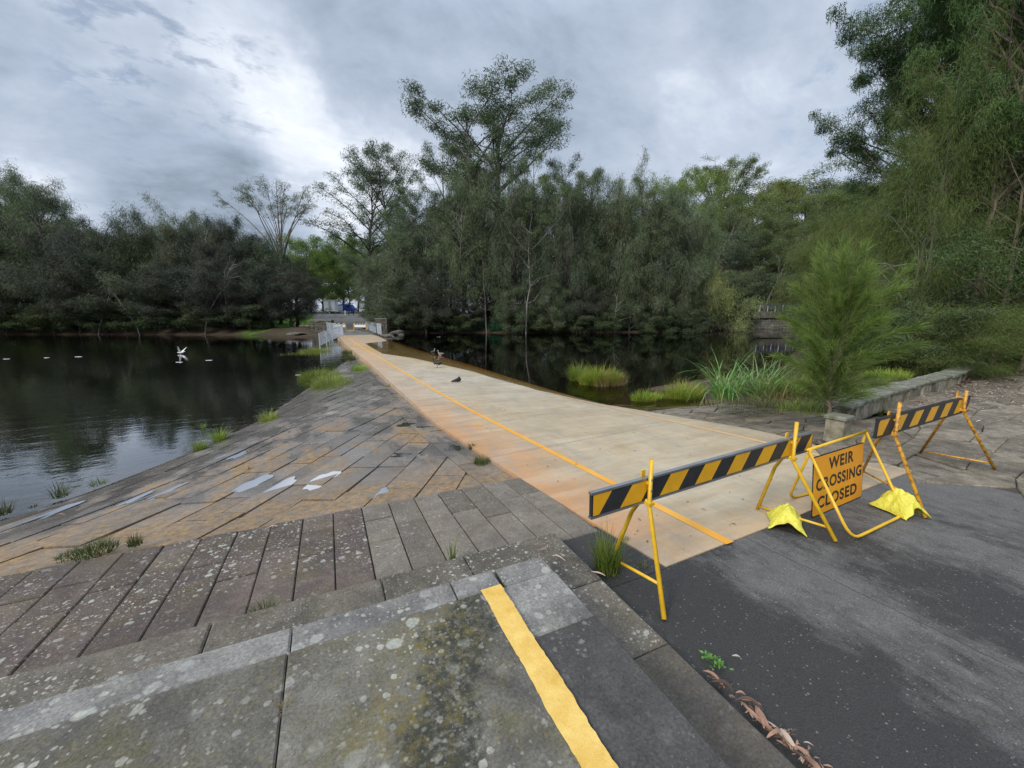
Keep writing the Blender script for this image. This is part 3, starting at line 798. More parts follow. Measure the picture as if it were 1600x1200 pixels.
fc = np.stack([ii, ii + 1, ii + nx + 1, ii + nx], 1)
me.from_pydata(np.column_stack([P, hh]).tolist(), [], fc.tolist()); me.materials.append(M_ground)
me.polygons.foreach_set('use_smooth', [True] * len(me.polygons))
Xv = cy * P[:, 0] - sy * P[:, 1]; Yv = sy * P[:, 0] + cy * P[:, 1]
lw = sstep(58, 62, Yv) * (1 - sstep(110, 125, Yv)) * sstep(-75, -60, Xv) * (1 - sstep(-.5, .5, P[:, 0]))
lw = np.maximum(lw, (1 - sstep(1.0, 2.5, np.hypot(Xv + 34, (Yv - 53.2) * 1.5))) )
at_ = me.attributes.new('lawn', 'FLOAT', 'POINT'); at_.data.foreach_set('value', lw.astype(np.float32))
tag(link(bpy.data.objects.new('ground', me)), kind='structure')

def water(name, poly, wl, mat, depth=2.4):
    bm = bmesh.new(); vs = [bm.verts.new((x, y, wl)) for x, y in poly]
    f = bm.faces.new(vs); bm.normal_update()
    if f.normal.z < 0: f.normal_flip()
    r = bmesh.ops.extrude_face_region(bm, geom=[f])
    for v in r['geom']:
        if isinstance(v, bmesh.types.BMVert): v.co.z -= depth
    bmesh.ops.recalc_face_normals(bm, faces=bm.faces)
    me = bpy.data.meshes.new(name); bm.to_mesh(me); bm.free(); me.materials.append(mat)
    return tag(link(bpy.data.objects.new(name, me)), kind='structure')
water('river_water', [(-30, 1), (-14, 2.3), (2.6, 3.4), (2.9, 20), (2.3, 45.8), (.5, 50), W(-20, 53), W(-60, 57), W(-160, 60), (-260, 60), (-260, -60), (-60, -40)], WL_L, M_waterL)
water('pond_water', [(3.0, 5.0), (9, 5), (12, 7), (20, 7), (34, 14), W(40, 40), W(58, 62), W(60, 78), W(40, 70), W(24, 58), W(6, 54), W(-12, 53), (6.0, 49), (2.5, 45.7), (3.1, 20)], WL_R, M_waterR)

# ---------------------------------------------------------------- barriers, sign, bags
def pt(px, py, D):
    """point seen at px,py at optical depth D"""
    u = (px - 800) / FP; v = (600 - py) / FP
    x, y = F(u * D, (cp + v * sp) * D); return Vector((x, y, H + (v * cp - sp) * D))
def board(name, A, B, hgt, n, lean, label, parent_label, mats, slant=1):
    """A,B end centres"""
    A, B = Vector(A), Vector(B); L = (B - A).length; ex = (B - A).normalized(); ez = (Vector((0, 0, 1)) - ex * ex.z).normalized(); ey = ez.cross(ex)
    root = empty(name, A, 0, label, 'barrier board', 'striped barrier boards')
    def P(x, z, y=0): return ex * x + ez * z + ey * y
    h = hgt / 2; t = .012
    mb = MB()
    vs = [P(x, z, y) for y in (-t, t) for x, z in ((0, -h), (L, -h), (L, h), (0, h))]
    mb.add(vs, [(0, 1, 2, 3), (7, 6, 5, 4), (0, 4, 5, 1), (1, 5, 6, 2), (2, 6, 7, 3), (3, 7, 4, 0)])
    mb.build('board_panel', mats[0], root)
    pitch = L / n; w = pitch * .52; sh = hgt * .62
    ms = MB()
    for yy in (-t - .002, t + .002):
        for i in range(-1, n + 1):
            x0 = i * pitch + lean * pitch
            q = [(x0, -h + .012), (x0 + w, -h + .012), (x0 + w + sh, h - .012), (x0 + sh, h - .012)]
            # clip at the ends
            def clipp(poly, fn):
                out = []
                for k in range(len(poly)):
                    p, r = poly[k], poly[(k + 1) % len(poly)]; fp, fr = fn(p), fn(r)
                    if fp >= 0: out.append(p)
                    if (fp >= 0) != (fr >= 0):
                        kk = fp / (fp - fr); out.append((p[0] + (r[0] - p[0]) * kk, p[1] + (r[1] - p[1]) * kk))
                return out
            q = clipp(q, lambda p: p[0] - .012)
            if len(q) > 2: q = clipp(q, lambda p: L - .012 - p[0])
            if len(q) > 2:
                f = tuple(range(len(q))); ms.add([P(x, z, yy) for x, z in q], [f if yy < 0 else f[::-1]])
    ms.build('reflective_stripes', mats[1], root)
    me_ = MB()
    for z in (-h, h):
        vs = [P(x, z + dz, y) for y in (-t - .005, t + .005) for x, dz in ((-.004, -.008), (L + .004, -.008), (L + .004, .008), (-.004, .008))]
        me_.add(vs, [(0, 1, 2, 3), (7, 6, 5, 4), (0, 4, 5, 1), (1, 5, 6, 2), (2, 6, 7, 3), (3, 7, 4, 0)])
    me_.build('edge_trim', mats[2], root)
    return root
A1 = pt(922.5, 790, 2.62); B1 = pt(1267, 688.5, 3.80)
b1 = board('barrier_board', A1, B1, .172, 7, -.35, 'long black and amber striped board in front of the weir crossing', '', (M_blk, M_amb, M_alu))
A2 = pt(1368.5, 669.5, 3.88); B2 = pt(1512.5, 630, 4.95)
b2 = board('barrier_board', A2, B2, .182, 6, -.2, 'shorter striped board on rusty trestles, in front of the flagstone court', '', (M_blk, M_amb, M_blk))
def gnd(px, py):
    p = at(px, py, 0)
    for _ in range(4): p = at(px, py, (lerp_t(p.y, DZ) if p.x < 6.5 else court_z(p.x, p.y)))
    return p
def trestle(label, mat, post, dirn, f1, f2, ztop, zb, bar=(.28, .12)):
    """post: plan position of upright; f1 near foot, f2 rear foot"""
    root = empty('barrier_trestle', (post[0], post[1], 0), 0, label, 'trestle', 'folding trestles holding the barrier boards')
    o = Vector((post[0], post[1], 0)); d = Vector((dirn[0], dirn[1], 0)).normalized(); nrm = Vector((-d.y, d.x, 0))
    def r(v): return Vector(v) - o
    near = -nrm if (Vector(f1) - Vector(f2)).dot(-nrm) > 0 else nrm
    bend_ = o + near * .04 + Vector((0, 0, zb))
    mb = MB()
    mb.tube([r(o + near * .035 + Vector((0, 0, ztop))), r(bend_), r(f1)], .016, 10); mb.build('front_leg', mat, root, smooth=True)
    mb = MB()
    b2_ = o - near * .03 + Vector((0, 0, zb + .02))
    k2 = b2_.lerp(Vector(f2), .22) + Vector((0, 0, .0)) - near * .03
    mb.tube([r(bend_ + Vector((0, 0, .02))), r(b2_), r(k2), r(f2)], .0155, 10); mb.build('rear_leg', mat, root, smooth=True)
    mb = MB()
    q = Vector(f1).lerp(bend_, bar[0]); q2 = Vector(f2).lerp(b2_, bar[1])
    mb.tube([r(q), r(q2)], .011, 8); mb.build('cross_bar', mat, root, smooth=True)
    mb = MB()
    mb.box(r(o - near * .035 + Vector((0, 0, zb + .17))), (.035, .012, .13), math.atan2(d.y, d.x))
    mb.box(r(o + Vector((0, 0, zb + .16))), (.03, .075, .02), math.atan2(d.y, d.x))
    mb.box(r(o + near * .02 + Vector((0, 0, zb + .01))), (.05, .09, .02), math.atan2(d.y, d.x))
    mb.box(r(o - near * .0 + Vector((0, 0, zb + .085))), (.02, .02, .17), math.atan2(d.y, d.x))
    mb.build('board_bracket', mat, root)
    for dz_b in (.11, .19):
        mb = MB(); c_ = r(o + near * .052 + Vector((0, 0, zb + dz_b))); mb.tube([c_ - near * .006, c_ + near * .004], .0085, 6); mb.build('bolt', M_alu, root)
    return root
D1 = (B1 - A1); D2 = B2 - A2
p1 = A1 + D1 * .188; p2 = A1 + D1 * .865
trestle('bright yellow trestle under the left end of the long striped board', M_yel, p1, D1, gnd(1038, 968), gnd(952, 885), p1.z + .235, p1.z - .10)
trestle('yellow trestle with a draped sandbag, under the right end of the long striped board', M_yel, p2, D1, gnd(1306, 846), gnd(1183, 796), p2.z + .245, p2.z - .11, (.16, .06))
p3 = A2 + D2 * .14; p4 = A2 + D2 * .885
trestle('rusty yellow trestle nearest the orange sign', M_yelr, p3, D2, gnd(1446, 809), gnd(1345, 742), p3.z + .235, p3.z - .11, (.2, .1))
trestle('rusty orange trestle standing on the flagstones, farthest right', M_yelr, p4, D2, gnd(1556, 736), gnd(1437, 709), p4.z + .19, p4.z - .06, (.13, .06))

# sign on its folding frame
SL, SR = pt(1263, 703, 3.62), pt(1353, 674, 4.12)
fl1, fr1 = gnd(1330, 846), gnd(1413, 806); rl, rr = gnd(1232, 781), gnd(1330, 757)
sg = empty('sign_stand', (SL.x, SL.y, 0), 0, 'folding yellow tube frame holding the orange weir closure sign', 'sign stand')
o = Vector((SL.x, SL.y, 0))
r_ = lambda v: Vector(v) - o
mb = MB(); dl = (fr1 - fl1)
def corner(a, b, c, n=5, k=.14):
    a, b, c = Vector(a), Vector(b), Vector(c); p = b.lerp(a, min(1, k / (a - b).length)); q = b.lerp(c, min(1, k / (c - b).length))
    return [(p.lerp(b, t)).lerp(b.lerp(q, t), t) for t in [i / n for i in range(n + 1)]]
zf = Vector((0, 0, .014))
mb.tube([r_(v) for v in [SL] + corner(SL, fl1 + zf, fr1 + zf) + corner(fl1 + zf, fr1 + zf, SR) + [SR]], .0125, 10)
mb.build('front_loop', M_yel, sg, smooth=True)
mb = MB(); mb.tube([r_(v) for v in [SL - Vector((0, .02, 0))] + corner(SL, rl + zf, rr + zf) + corner(rl + zf, rr + zf, SR) + [SR]], .0125, 10)
mb.build('rear_loop', M_yel, sg, smooth=True)
mb = MB(); mb.tube([r_(SL - (SR - SL) * .02), r_(SR + (SR - SL) * .02)], .0135, 10); mb.build('top_bar', M_yel, sg, smooth=True)
TL, TR = pt(1271, 714.6, 3.66), pt(1350, 690.5, 4.10)
BL, BR = pt(1271, 807.5, 3.66 + .05), pt(1348, 776.5, 4.10 + .09)
ex = (TR - TL); pw = ex.length; ex.normalize(); dn = ((BL - TL) + (BR - TR)) / 2; dn = dn - ex * dn.dot(ex); ph = dn.length; dn.normalize(); nn = dn.cross(ex) * 1
if nn.dot(Vector((0, 0, H)) - TL) < 0: nn = -nn
so = empty('warning_sign', TL, 0, 'orange WEIR CROSSING CLOSED sign hanging in the yellow frame', 'sign')
def sp_(x, y, z=0): return ex * x + dn * y + nn * z
def plate(mb, x0, y0, x1, y1, z0, z1, rad):
    pts = []
    for cx, cyy, a0 in ((x1 - rad, y0 + rad, -90), (x1 - rad, y1 - rad, 0), (x0 + rad, y1 - rad, 90), (x0 + rad, y0 + rad, 180)):
        for k in range(5): a = math.radians(a0 + k * 22.5); pts.append((cx + rad * math.cos(a), cyy + rad * math.sin(a)))
    n = len(pts); mb.add([sp_(x, y, z0) for x, y in pts] + [sp_(x, y, z1) for x, y in pts], [tuple(range(n)), tuple(range(n, 2 * n))[::-1]] + [(i, (i + 1) % n, (i + 1) % n + n, i + n) for i in range(n)])
mb = MB(); plate(mb, 0, 0, pw, ph, -.004, .0, .03); mb.build('sign_border', M_ink, so)
mb = MB(); plate(mb, .011, .011, pw - .011, ph - .011, .001, .0025, .022); mb.build('sign_face', M_sign, so)
basis = Matrix((( *ex,), (*(-dn),), (*nn,))).transposed()
for i, (word, wd, cx) in enumerate((('WEIR', .50, .53), ('CROSSING', .90, .51), ('CLOSED', .78, .48))):
    cu = bpy.data.curves.new('t', 'FONT'); cu.body = word; cu.size = 1; cu.extrude = .004; cu.offset = .03; cu.space_character = 1.12
    to = bpy.data.objects.new('t', cu); link(to); bpy.context.view_layer.update()
    me = bpy.data.meshes.new_from_object(to.evaluated_get(bpy.context.evaluated_depsgraph_get())); bpy.data.objects.remove(to)
    me.name = 'lettering'; co = np.array([v.co[:] for v in me.vertices]); lo, hi = co.min(0), co.max(0)
    lw_ = pw * wd; lh = ph * .20
    y0 = ph * (.085 + .30 * i)
    for v in me.vertices:
        fx = (v.co.x - lo[0]) / (hi[0] - lo[0]); fy = (v.co.y - lo[1]) / (hi[1] - lo[1])
        x = pw * cx - lw_ / 2 + fx * lw_; y = y0 + lh * (1 - fy)
        v.co = sp_(x, y, .0032 + v.co.z * .1)
    me.materials.clear(); me.materials.append(M_ink)
    link(bpy.data.objects.new('lettering', me), so)

def sandbag(c, w, h, rz, seed, label, lay=0):
    R = random.Random(seed); mb = MB(); n = 22
    # a cloth-like bag draped over a bar: four pulled-out corners, slumped sides
    for side in (0, 1):
        for j in range(n + 1):
            for i in range(n + 1):
                u = i / n * 2 - 1; v = j / n * 2 - 1
                pull = 1 - .10 * (1 - abs(u * v) ** .8)
                x = u * w / 2 * (pull + .1 * abs(v)); y = v * w * .42 * (pull + .1 * abs(u))
                e = (1 - u ** 4) * (1 - v ** 4)
                drape = h * (1 - abs(v) ** 1.35) * (1 - .3 * abs(u) ** 2)
                wr = .012 * math.sin(u * 7 + seed) * math.cos(v * 6 + seed * 2) + .006 * math.sin(u * 17 + v * 11)
                wr += .010 * math.sin(math.atan2(v, u) * 9 + seed) * math.hypot(u, v)
                z = max(.005, drape + (e * .062 + wr * min(1, e * 3)) * (1 if side == 0 else 0)) + (.012 * max(0, abs(u) + abs(v) - 1.5) if side == 0 else -.004)
                mb.v.append((x + .01 * math.sin(v * 9 + seed), y, z))
    m = (n + 1) ** 2
    for side in (0, 1):
        for j in range(n):
            for i in range(n):
                a = side * m + j * (n + 1) + i; q = (a, a + 1, a + n + 2, a + n + 1); mb.f.append(q if side == 0 else q[::-1]); mb.m.append(0)
    for k in range(n):
        for a, b in ((k, k + 1), (n * (n + 1) + k + 1, n * (n + 1) + k), ((k + 1) * (n + 1), k * (n + 1)), (k * (n + 1) + n, (k + 1) * (n + 1) + n)):
            mb.f.append((b, a, a + m, b + m)); mb.m.append(0)
    o = mb.build('sandbag', M_bag, smooth=True); o.location = c; o.rotation_euler = (0, 0, rz)
    return tag(o, label, 'sandbag', 'yellow plastic sandbags weighing the frames')
g1 = gnd(1227, 820); sandbag((g1.x, g1.y, g1.z + .006), .31, .12, math.radians(35), 3, 'yellow plastic sandbag draped over the trestle foot left of the orange sign')
g2 = gnd(1405, 800); sandbag((g2.x, g2.y, g2.z + .006), .30, .155, math.radians(75), 6, 'yellow plastic sandbag draped over the frame foot right of the orange sign')

# ---------------------------------------------------------------- grasses, reeds
def blades(n, h, spread, w, seed, lean=.5, curl=.5, seg=3, line=None, hv=.4):
    """curved tapering blades; returns mesh arrays as quads"""
    r = np.random.default_rng(seed)
    base = np.zeros((n, 3)); a = r.uniform(0, 2 * PI, n); rad = spread * np.sqrt(r.uniform(0, 1, n))
    base[:, 0] = rad * np.cos(a); base[:, 1] = rad * np.sin(a)
    if line is not None: base[:, 0] = base[:, 0] * line[0]; base[:, 1] = base[:, 1] * line[1]
    az = a + r.normal(0, .9, n); L = h * r.uniform(1 - hv, 1.15, n) * (1.08 - .55 * (rad / spread) ** 2) * np.where(r.uniform(0, 1, n) > .92, 1.3, 1); ln = np.abs(r.normal(lean, lean * .6, n)); cu = curl * r.uniform(.3, 1.5, n)
    side = np.stack([-np.sin(az), np.cos(az), np.zeros(n)], 1) * (w / 2 * r.uniform(.6, 1.2, n))[:, None]
    pts = [base.copy()]; p = base.copy()
    for k in range(seg):
        t = ln + cu * k / seg * 1.4
        p = p + np.stack([np.cos(az) * np.sin(t), np.sin(az) * np.sin(t), np.cos(t)], 1) * (L / seg)[:, None]
        p[:, 2] = np.maximum(p[:, 2], .004); pts.append(p.copy())
    wid = [1, .9, .65, .35, .1] if seg == 4 else [1, .8, .5, .08] if seg == 3 else list(np.linspace(1, .08, seg + 1))
    Q = []
    for k in range(seg):
        a_, b_ = pts[k], pts[k + 1]
        Q.append(np.stack([a_ - side * wid[k], a_ + side * wid[k], b_ + side * wid[k + 1], b_ - side * wid[k + 1]], 1))
    return np.concatenate(Q, 0).reshape(-1, 3)
def ribbon_mesh(name, V, mat): return np_mesh(name, V, len(V) // 4, mat)
def tuft(px, py, z, n, h, spread, w, mat, seed, label, lean=.5, curl=.5, line=None, zrot=0, name='grass_tuft', cat='grass tuft', group='grass tufts growing from the stone joints and water edges', seg=3):
    p = at(px, py, z)
    if px > 990 and py < 670:
        for _ in range(5): z = max(gz(p.x, p.y), z if z < -.45 else -.6); p = at(px, py, z)
        z += .0
    me = ribbon_mesh(name, blades(n, h, spread, w, seed, lean, curl, seg, line), mat)
    o = bpy.data.objects.new(name, me); link(o); o.location = (p.x, p.y, z - .01); o.rotation_euler = (0, 0, zrot)
    return tag(o, label, cat, group)
G, GD = M_grass, M_grassdark
az_ = lambda px, py: (lambda p: apron_z(p.x, p.y))(at(px, py, apron_z(*at(px, py, -.5)[:2])))
T = [
 (948, 893, -.02, 240, .36, .085, .006, G, 'tall thin rushes growing around the rear foot of the bright yellow trestle', .22, .35),
 (752, 723, -.17, 130, .16, .10, .006, GD, 'dark green tuft beside the left side of the concrete crossing', .45, .6),
 (737, 700, -.18, 60, .12, .06, .005, GD, 'small reddish green tuft just beyond the dark tuft by the crossing', .45, .6),
 (150, 862, -.12, 230, .13, .14, .005, GD, 'low bushy dark tuft on the seam between pavers and brown apron at left', .5, .6),
 (113, 868, -.12, 120, .08, .10, .005, GD, 'short dark clump at the left end of the bushy seam tuft', .6, .6),
 (211, 850, -.12, 90, .12, .05, .005, GD, 'small upright tuft right of the bushy seam tuft', .3, .5),
 (707, 880, -.04, 16, .24, .02, .008, G, 'few upright green blades in a paver joint near the stone corner', .18, .25),
 (413, 966, -.0, 130, .16, .07, .004, GD, 'wispy grey green tuft on the pavers beside the lower stone step', .6, .5),
 (720, 700, -.2, 20, .05, .05, .005, GD, 'tiny weed beside the crossing above the dark tuft', .8, .6),
 (343, 688, -.80, 150, .27, .11, .008, G, 'spiky yellow green tuft at the water edge of the apron, right one of a pair', .5, .45),
 (312, 702, -.80, 110, .20, .10, .007, G, 'reddish green tuft at the water edge, left one of a pair', .55, .5),
 (420, 658, -.80, 170, .26, .22, .008, G, 'green tuft at the water edge halfway along the apron', .4, .5),
 (95, 775, -.80, 80, .22, .09, .006, GD, 'thin sparse tuft in the water margin at left', .6, .4),
 (153, 757, -.80, 70, .13, .09, .006, GD, 'small brownish tuft in the water margin at left', .8, .5),
 (5, 803, -.8, 70, .22, .07, .006, GD, 'dark tuft at the left edge of the picture by the waterline', .5, .5),
 (52, 792, -.8, 30, .06, .04, .005, GD, 'tiny dark tuft at the waterline near the left edge', .6, .5),
 (317, 668, -.83, 30, .16, .05, .005, G, 'sparse pale shoots standing in shallow water at left', .5, .4),
 (415, 709, -.55, 40, .07, .07, .005, GD, 'small weed on the damp apron right of the paired tufts', .7, .6),
 (391, 734, -.45, 30, .09, .03, .005, GD, 'small upright weed on the damp apron near the white puddles', .4, .6),
 (607, 603, -.52, 50, .12, .08, .008, G, 'small green tuft beside the kerb of the crossing', .6, .6),
 (508, 833, -.12, 20, .05, .04, .005, GD, 'tiny weed on the seam above the middle pavers', .6, .6),
 (868, 843, -.05, 40, .06, .03, .004, GD, 'tiny green weed by the dark block at the corner', .6, .5),
 (1003, 885, -.0, 24, .07, .04, .004, GD, 'tiny dark weed at the corner of the concrete slab', .5, .5),
 (516, 700, -.2, 14, .05, .03, .005, GD, 'tiny weed in the middle of the apron', .7, .5),
]
for i, (px, py, z, n, h, sp_r, w, mt, lb, le, cu) in enumerate(T):
    w *= 1.45; n = int(n * 1.25)
    if z <= -.8: h *= 1.35
    if z < -.12 and py > 600 and px < 760 and z > -.8: q = at(px, py, z); z = apron_z(q.x, q.y)
    tuft(px, py, z, n, h, sp_r, w, mt, 100 + i, lb, le, cu)
# weeds along the far apron, standing in the shallows
for i, (px, py, z, n, h, s1, ln, lb) in enumerate((
    (520, 606, -.83, 1900, .62, .72, (1.0, 2.0), 'largest bright green grass clump on the water side of the apron'),
    (500, 590, -.84, 900, .55, .65, (1.4, 1.3), 'pale green clump in the water behind the largest clump'),
    (563, 580, -.74, 800, .42, .46, (.7, 1.5), 'rounded grass clump against the kerb, nearest of three in a row'),
    (547, 562, -.78, 420, .5, .42, (.8, 1.6), 'dark grass clump against the kerb, middle of three in a row'),
    (542, 553, -.80, 420, .5, .42, (.8, 1.8), 'dark grass clump against the kerb, farthest of three in a row'),
    (492, 549, -.84, 700, .42, .9, (1.3, 1.0), 'low yellow green water weed beside the white handrail'),
    (470, 553, -.85, 240, .16, .9, (1.6, 1.0), 'flat yellow green weed mat floating left of the handrail'),
    (515, 537, -.80, 260, .40, .8, (1.3, 1.0), 'leafy green weed beneath the white handrail'))):
    tuft(px, py, z, n, h, s1, .012, G if i not in (3, 4) else GD, 200 + i, lb, .45, .6, line=ln, cat='grass clump', name='grass_clump', group='grass clumps in the shallows along the apron')
tuft(445, 1105, LZ + .012, 70, .075, .012, .0035, M_dry, 300, 'dry straw coloured tuft in the joint of the landing slabs', 1.15, .5, cat='grass tuft')
# right bank
tuft(955, 602, -.50, 500, .60, .6, .009, M_dry, 309, 'reddish dry stems through the right side of the isolated pond grass clump', .35, .5, line=(1.1, .5), name='grass_clump', cat='grass clump', group=None)
tuft(938, 600, -.50, 2400, .66, .72, .012, G, 310, 'isolated yellow green grass clump in the pond off the right edge of the crossing', .35, .55, line=(1.05, .55), zrot=-.35, name='grass_clump', cat='grass clump', group=None)
tuft(905, 594, -.50, 900, .74, .34, .013, G, 311, 'bright left shoulder of the isolated pond grass clump', .4, .5, name='grass_clump', cat='grass clump', group=None)
tuft(1010, 624, -.46, 700, .34, .40, .010, G, 312, 'low bright green clump at the pond edge beside the crossing', .5, .6, line=(1.3, .6), name='grass_clump', cat='grass clump', group=None)
tuft(1070, 622, -.42, 1700, .60, .60, .009, G, 313, 'mixed green and brown grass between the low clump and the long leaved reeds', .45, .5, line=(1.2, .7), name='grass_clump', cat='grass clump', group=None)
tuft(1062, 625, -.42, 260, .7, .55, .006, M_dry, 314, 'dry stems poking out of the mixed pond edge grass', .4, .5, name='grass_clump', cat='grass clump', group=None)
tuft(1130, 622, -.40, 100, 1.35, .26, .040, M_reed, 315, 'clump of long arching strap leaves at the pond edge, left part', .35, 1.25, seg=5, name='reed_clump', cat='reeds', group=None)
tuft(1180, 618, -.40, 105, 1.4, .36, .038, M_reed, 316, 'clump of long arching strap leaves at the pond edge, right part', .45, 1.15, seg=5, name='reed_clump', cat='reeds', group=None)
tuft(1205, 622, -.38, 130, .75, .50, .018, M_dry, 317, 'collapsed dry leaves tangled at the foot of the long leaved reeds', 1.0, .8, seg=4, name='reed_clump', cat='reeds', group=None)
tuft(1150, 640, -.40, 500, .16, .8, .012, M_dry, 318, 'flattened dead stalks on the bank below the reeds', 1.2, .3, line=(1.3, .5), name='reed_clump', cat='reeds', group=None)
tuft(1310, 668, -.12, 420, .30, .30, .008, GD, 319, 'shaded grass at the foot of the young she-oak by the stone block', .4, .5)
tuft(1260, 660, -.16, 260, .22, .35, .008, GD, 320, 'sparse grass left of the young she-oak trunk', .5, .5)
tuft(1385, 590, .10, 900, .35, .7, .012, G, 321, 'green weeds behind the low curved wall', .5, .6, line=(1.6, .6), name='grass_clump', cat='grass clump', group=None)
tuft(1215, 650, -.2, 300, .14, .5, .008, GD, 322, 'thin weeds between the waterside slabs', .6, .5)
for i, (px, py, z, n, h, s1, w, mt, le, cu, lb) in enumerate((
    (1235, 612, -.35, 900, .55, .8, .012, G, .5, .6, 'grass between the long leaved reeds and the young she-oak'),
    (1165, 596, -.42, 700, .6, .7, .011, GD, .45, .5, 'darker grass behind the long leaved reeds at the water'),
    (1225, 640, -.28, 500, .3, .7, .010, M_dry, .9, .5, 'straw coloured dead grass right of the reeds'),
    (1120, 636, -.40, 500, .26, .6, .010, M_dry, 1.0, .5, 'straw coloured dead grass below the reeds at left'),
    (1180, 634, -.36, 600, .22, .8, .010, GD, .8, .6, 'low dark ground weeds below the reeds'),
    (1255, 595, -.25, 900, .8, .9, .013, GD, .4, .5, 'tall dark grass behind the young she-oak'),
    (1270, 640, -.2, 500, .3, .6, .009, G, .6, .6, 'green grass under the left side of the young she-oak'),
    (1350, 640, -.02, 500, .28, .5, .010, G, .6, .6, 'green grass between the young she-oak and the low wall'))):
    tuft(px, py, z, n, h, s1, w, mt, 500 + i, lb, le, cu, line=(1.3, .8), name='grass_clump', cat='grass clump', group='grasses on the near right bank')
tuft(1205, 600, -.42, 60, 1.2, .30, .036, M_reed, 520, 'long arching leaves at the right end of the reed bed', .45, 1.2, seg=5, name='reed_clump', cat='reeds', group=None)
# fresh weeds by the kerb
p = at(1118, 1038, .08)
def leaflets(n, r, size, seed, flat=.6):
    rr = np.random.default_rng(seed); c = rr.normal(0, r, (n, 3)); c[:, 2] = np.abs(c[:, 2]) * flat
    d = rr.normal(0, 1, (n, 3)); d[:, 2] = np.abs(d[:, 2]) * .4; d /= np.linalg.norm(d, axis=1)[:, None]
    s = np.cross(d, rr.normal(0, 1, (n, 3))); s /= np.linalg.norm(s, axis=1)[:, None]
    L = size * rr.uniform(.6, 1.3, n)[:, None]
    return np.stack([c, c + d * L * .5 + s * L * .28, c + d * L, c + d * L * .5 - s * L * .28], 1).reshape(-1, 3)
for px, py, n, r, lb in ((1122, 1040, 46, .022, 'bright green weed seedlings in the gutter beside the stone kerb'), (1106, 1028, 22, .012, 'tiny green seedling at the kerb just beyond the larger seedlings'), (977, 843, 30, .02, 'light green leafy weed behind the rushes at the concrete edge')):
    q = at(px, py, .045 if py > 900 else -.02); o = bpy.data.objects.new('weed', np_mesh('weed', leaflets(n, r, .022, px), n, M_weed)); link(o); o.location = q; tag(o, lb, 'weed')

# ---------------------------------------------------------------- trees
def tubes_np(paths, n=5):
    V = []; Fc = []; k = 0
    for pts, r0, r1 in paths:
        pts = np.asarray(pts); m = len(pts)
        t = np.gradient(pts, axis=0); t /= np.linalg.norm(t, axis=1)[:, None] + 1e-9
        ref = np.array([0, 0, 1.0]) if abs(t[0, 2]) < .8 else np.array([1.0, 0, 0])
        x = np.cross(t, ref); x /= np.linalg.norm(x, axis=1)[:, None] + 1e-9; y = np.cross(t, x)
        rr = np.linspace(r0, r1, m)[:, None]
        for j in range(n):
            a = 2 * PI * j / n; V.append(None)
        ring = [pts + (x * math.cos(2 * PI * j / n) + y * math.sin(2 * PI * j / n)) * rr for j in range(n)]
        V = V[:-n]; V += list(np.stack(ring, 1).reshape(-1, 3))
        for i in range(m - 1):
            for j in range(n): Fc.append((k + i * n + j, k + i * n + (j + 1) % n, k + (i + 1) * n + (j + 1) % n, k + (i + 1) * n + j))
        k += m * n
    me = bpy.data.meshes.new('trunk'); me.from_pydata([tuple(v) for v in V], [], Fc)
    me.polygons.foreach_set('use_smooth', [True] * len(me.polygons)); return me
def leafquads(c, d, L, w, r, taper=.5):
    n = len(c); s = np.cross(d, r.normal(0, 1, (n, 3))); s /= np.linalg.norm(s, axis=1)[:, None] + 1e-9
    L = np.asarray(L).reshape(-1, 1) * np.ones((n, 1)); w = np.asarray(w).reshape(-1, 1) * np.ones((n, 1)) / 2
    return np.stack([c - s * w * .5, c + s * w * .5, c + d * L + s * w * taper, c + d * L - s * w * taper], 1).reshape(-1, 3)
def nrm(v): return v / (np.linalg.norm(v, axis=-1, keepdims=True) + 1e-9)

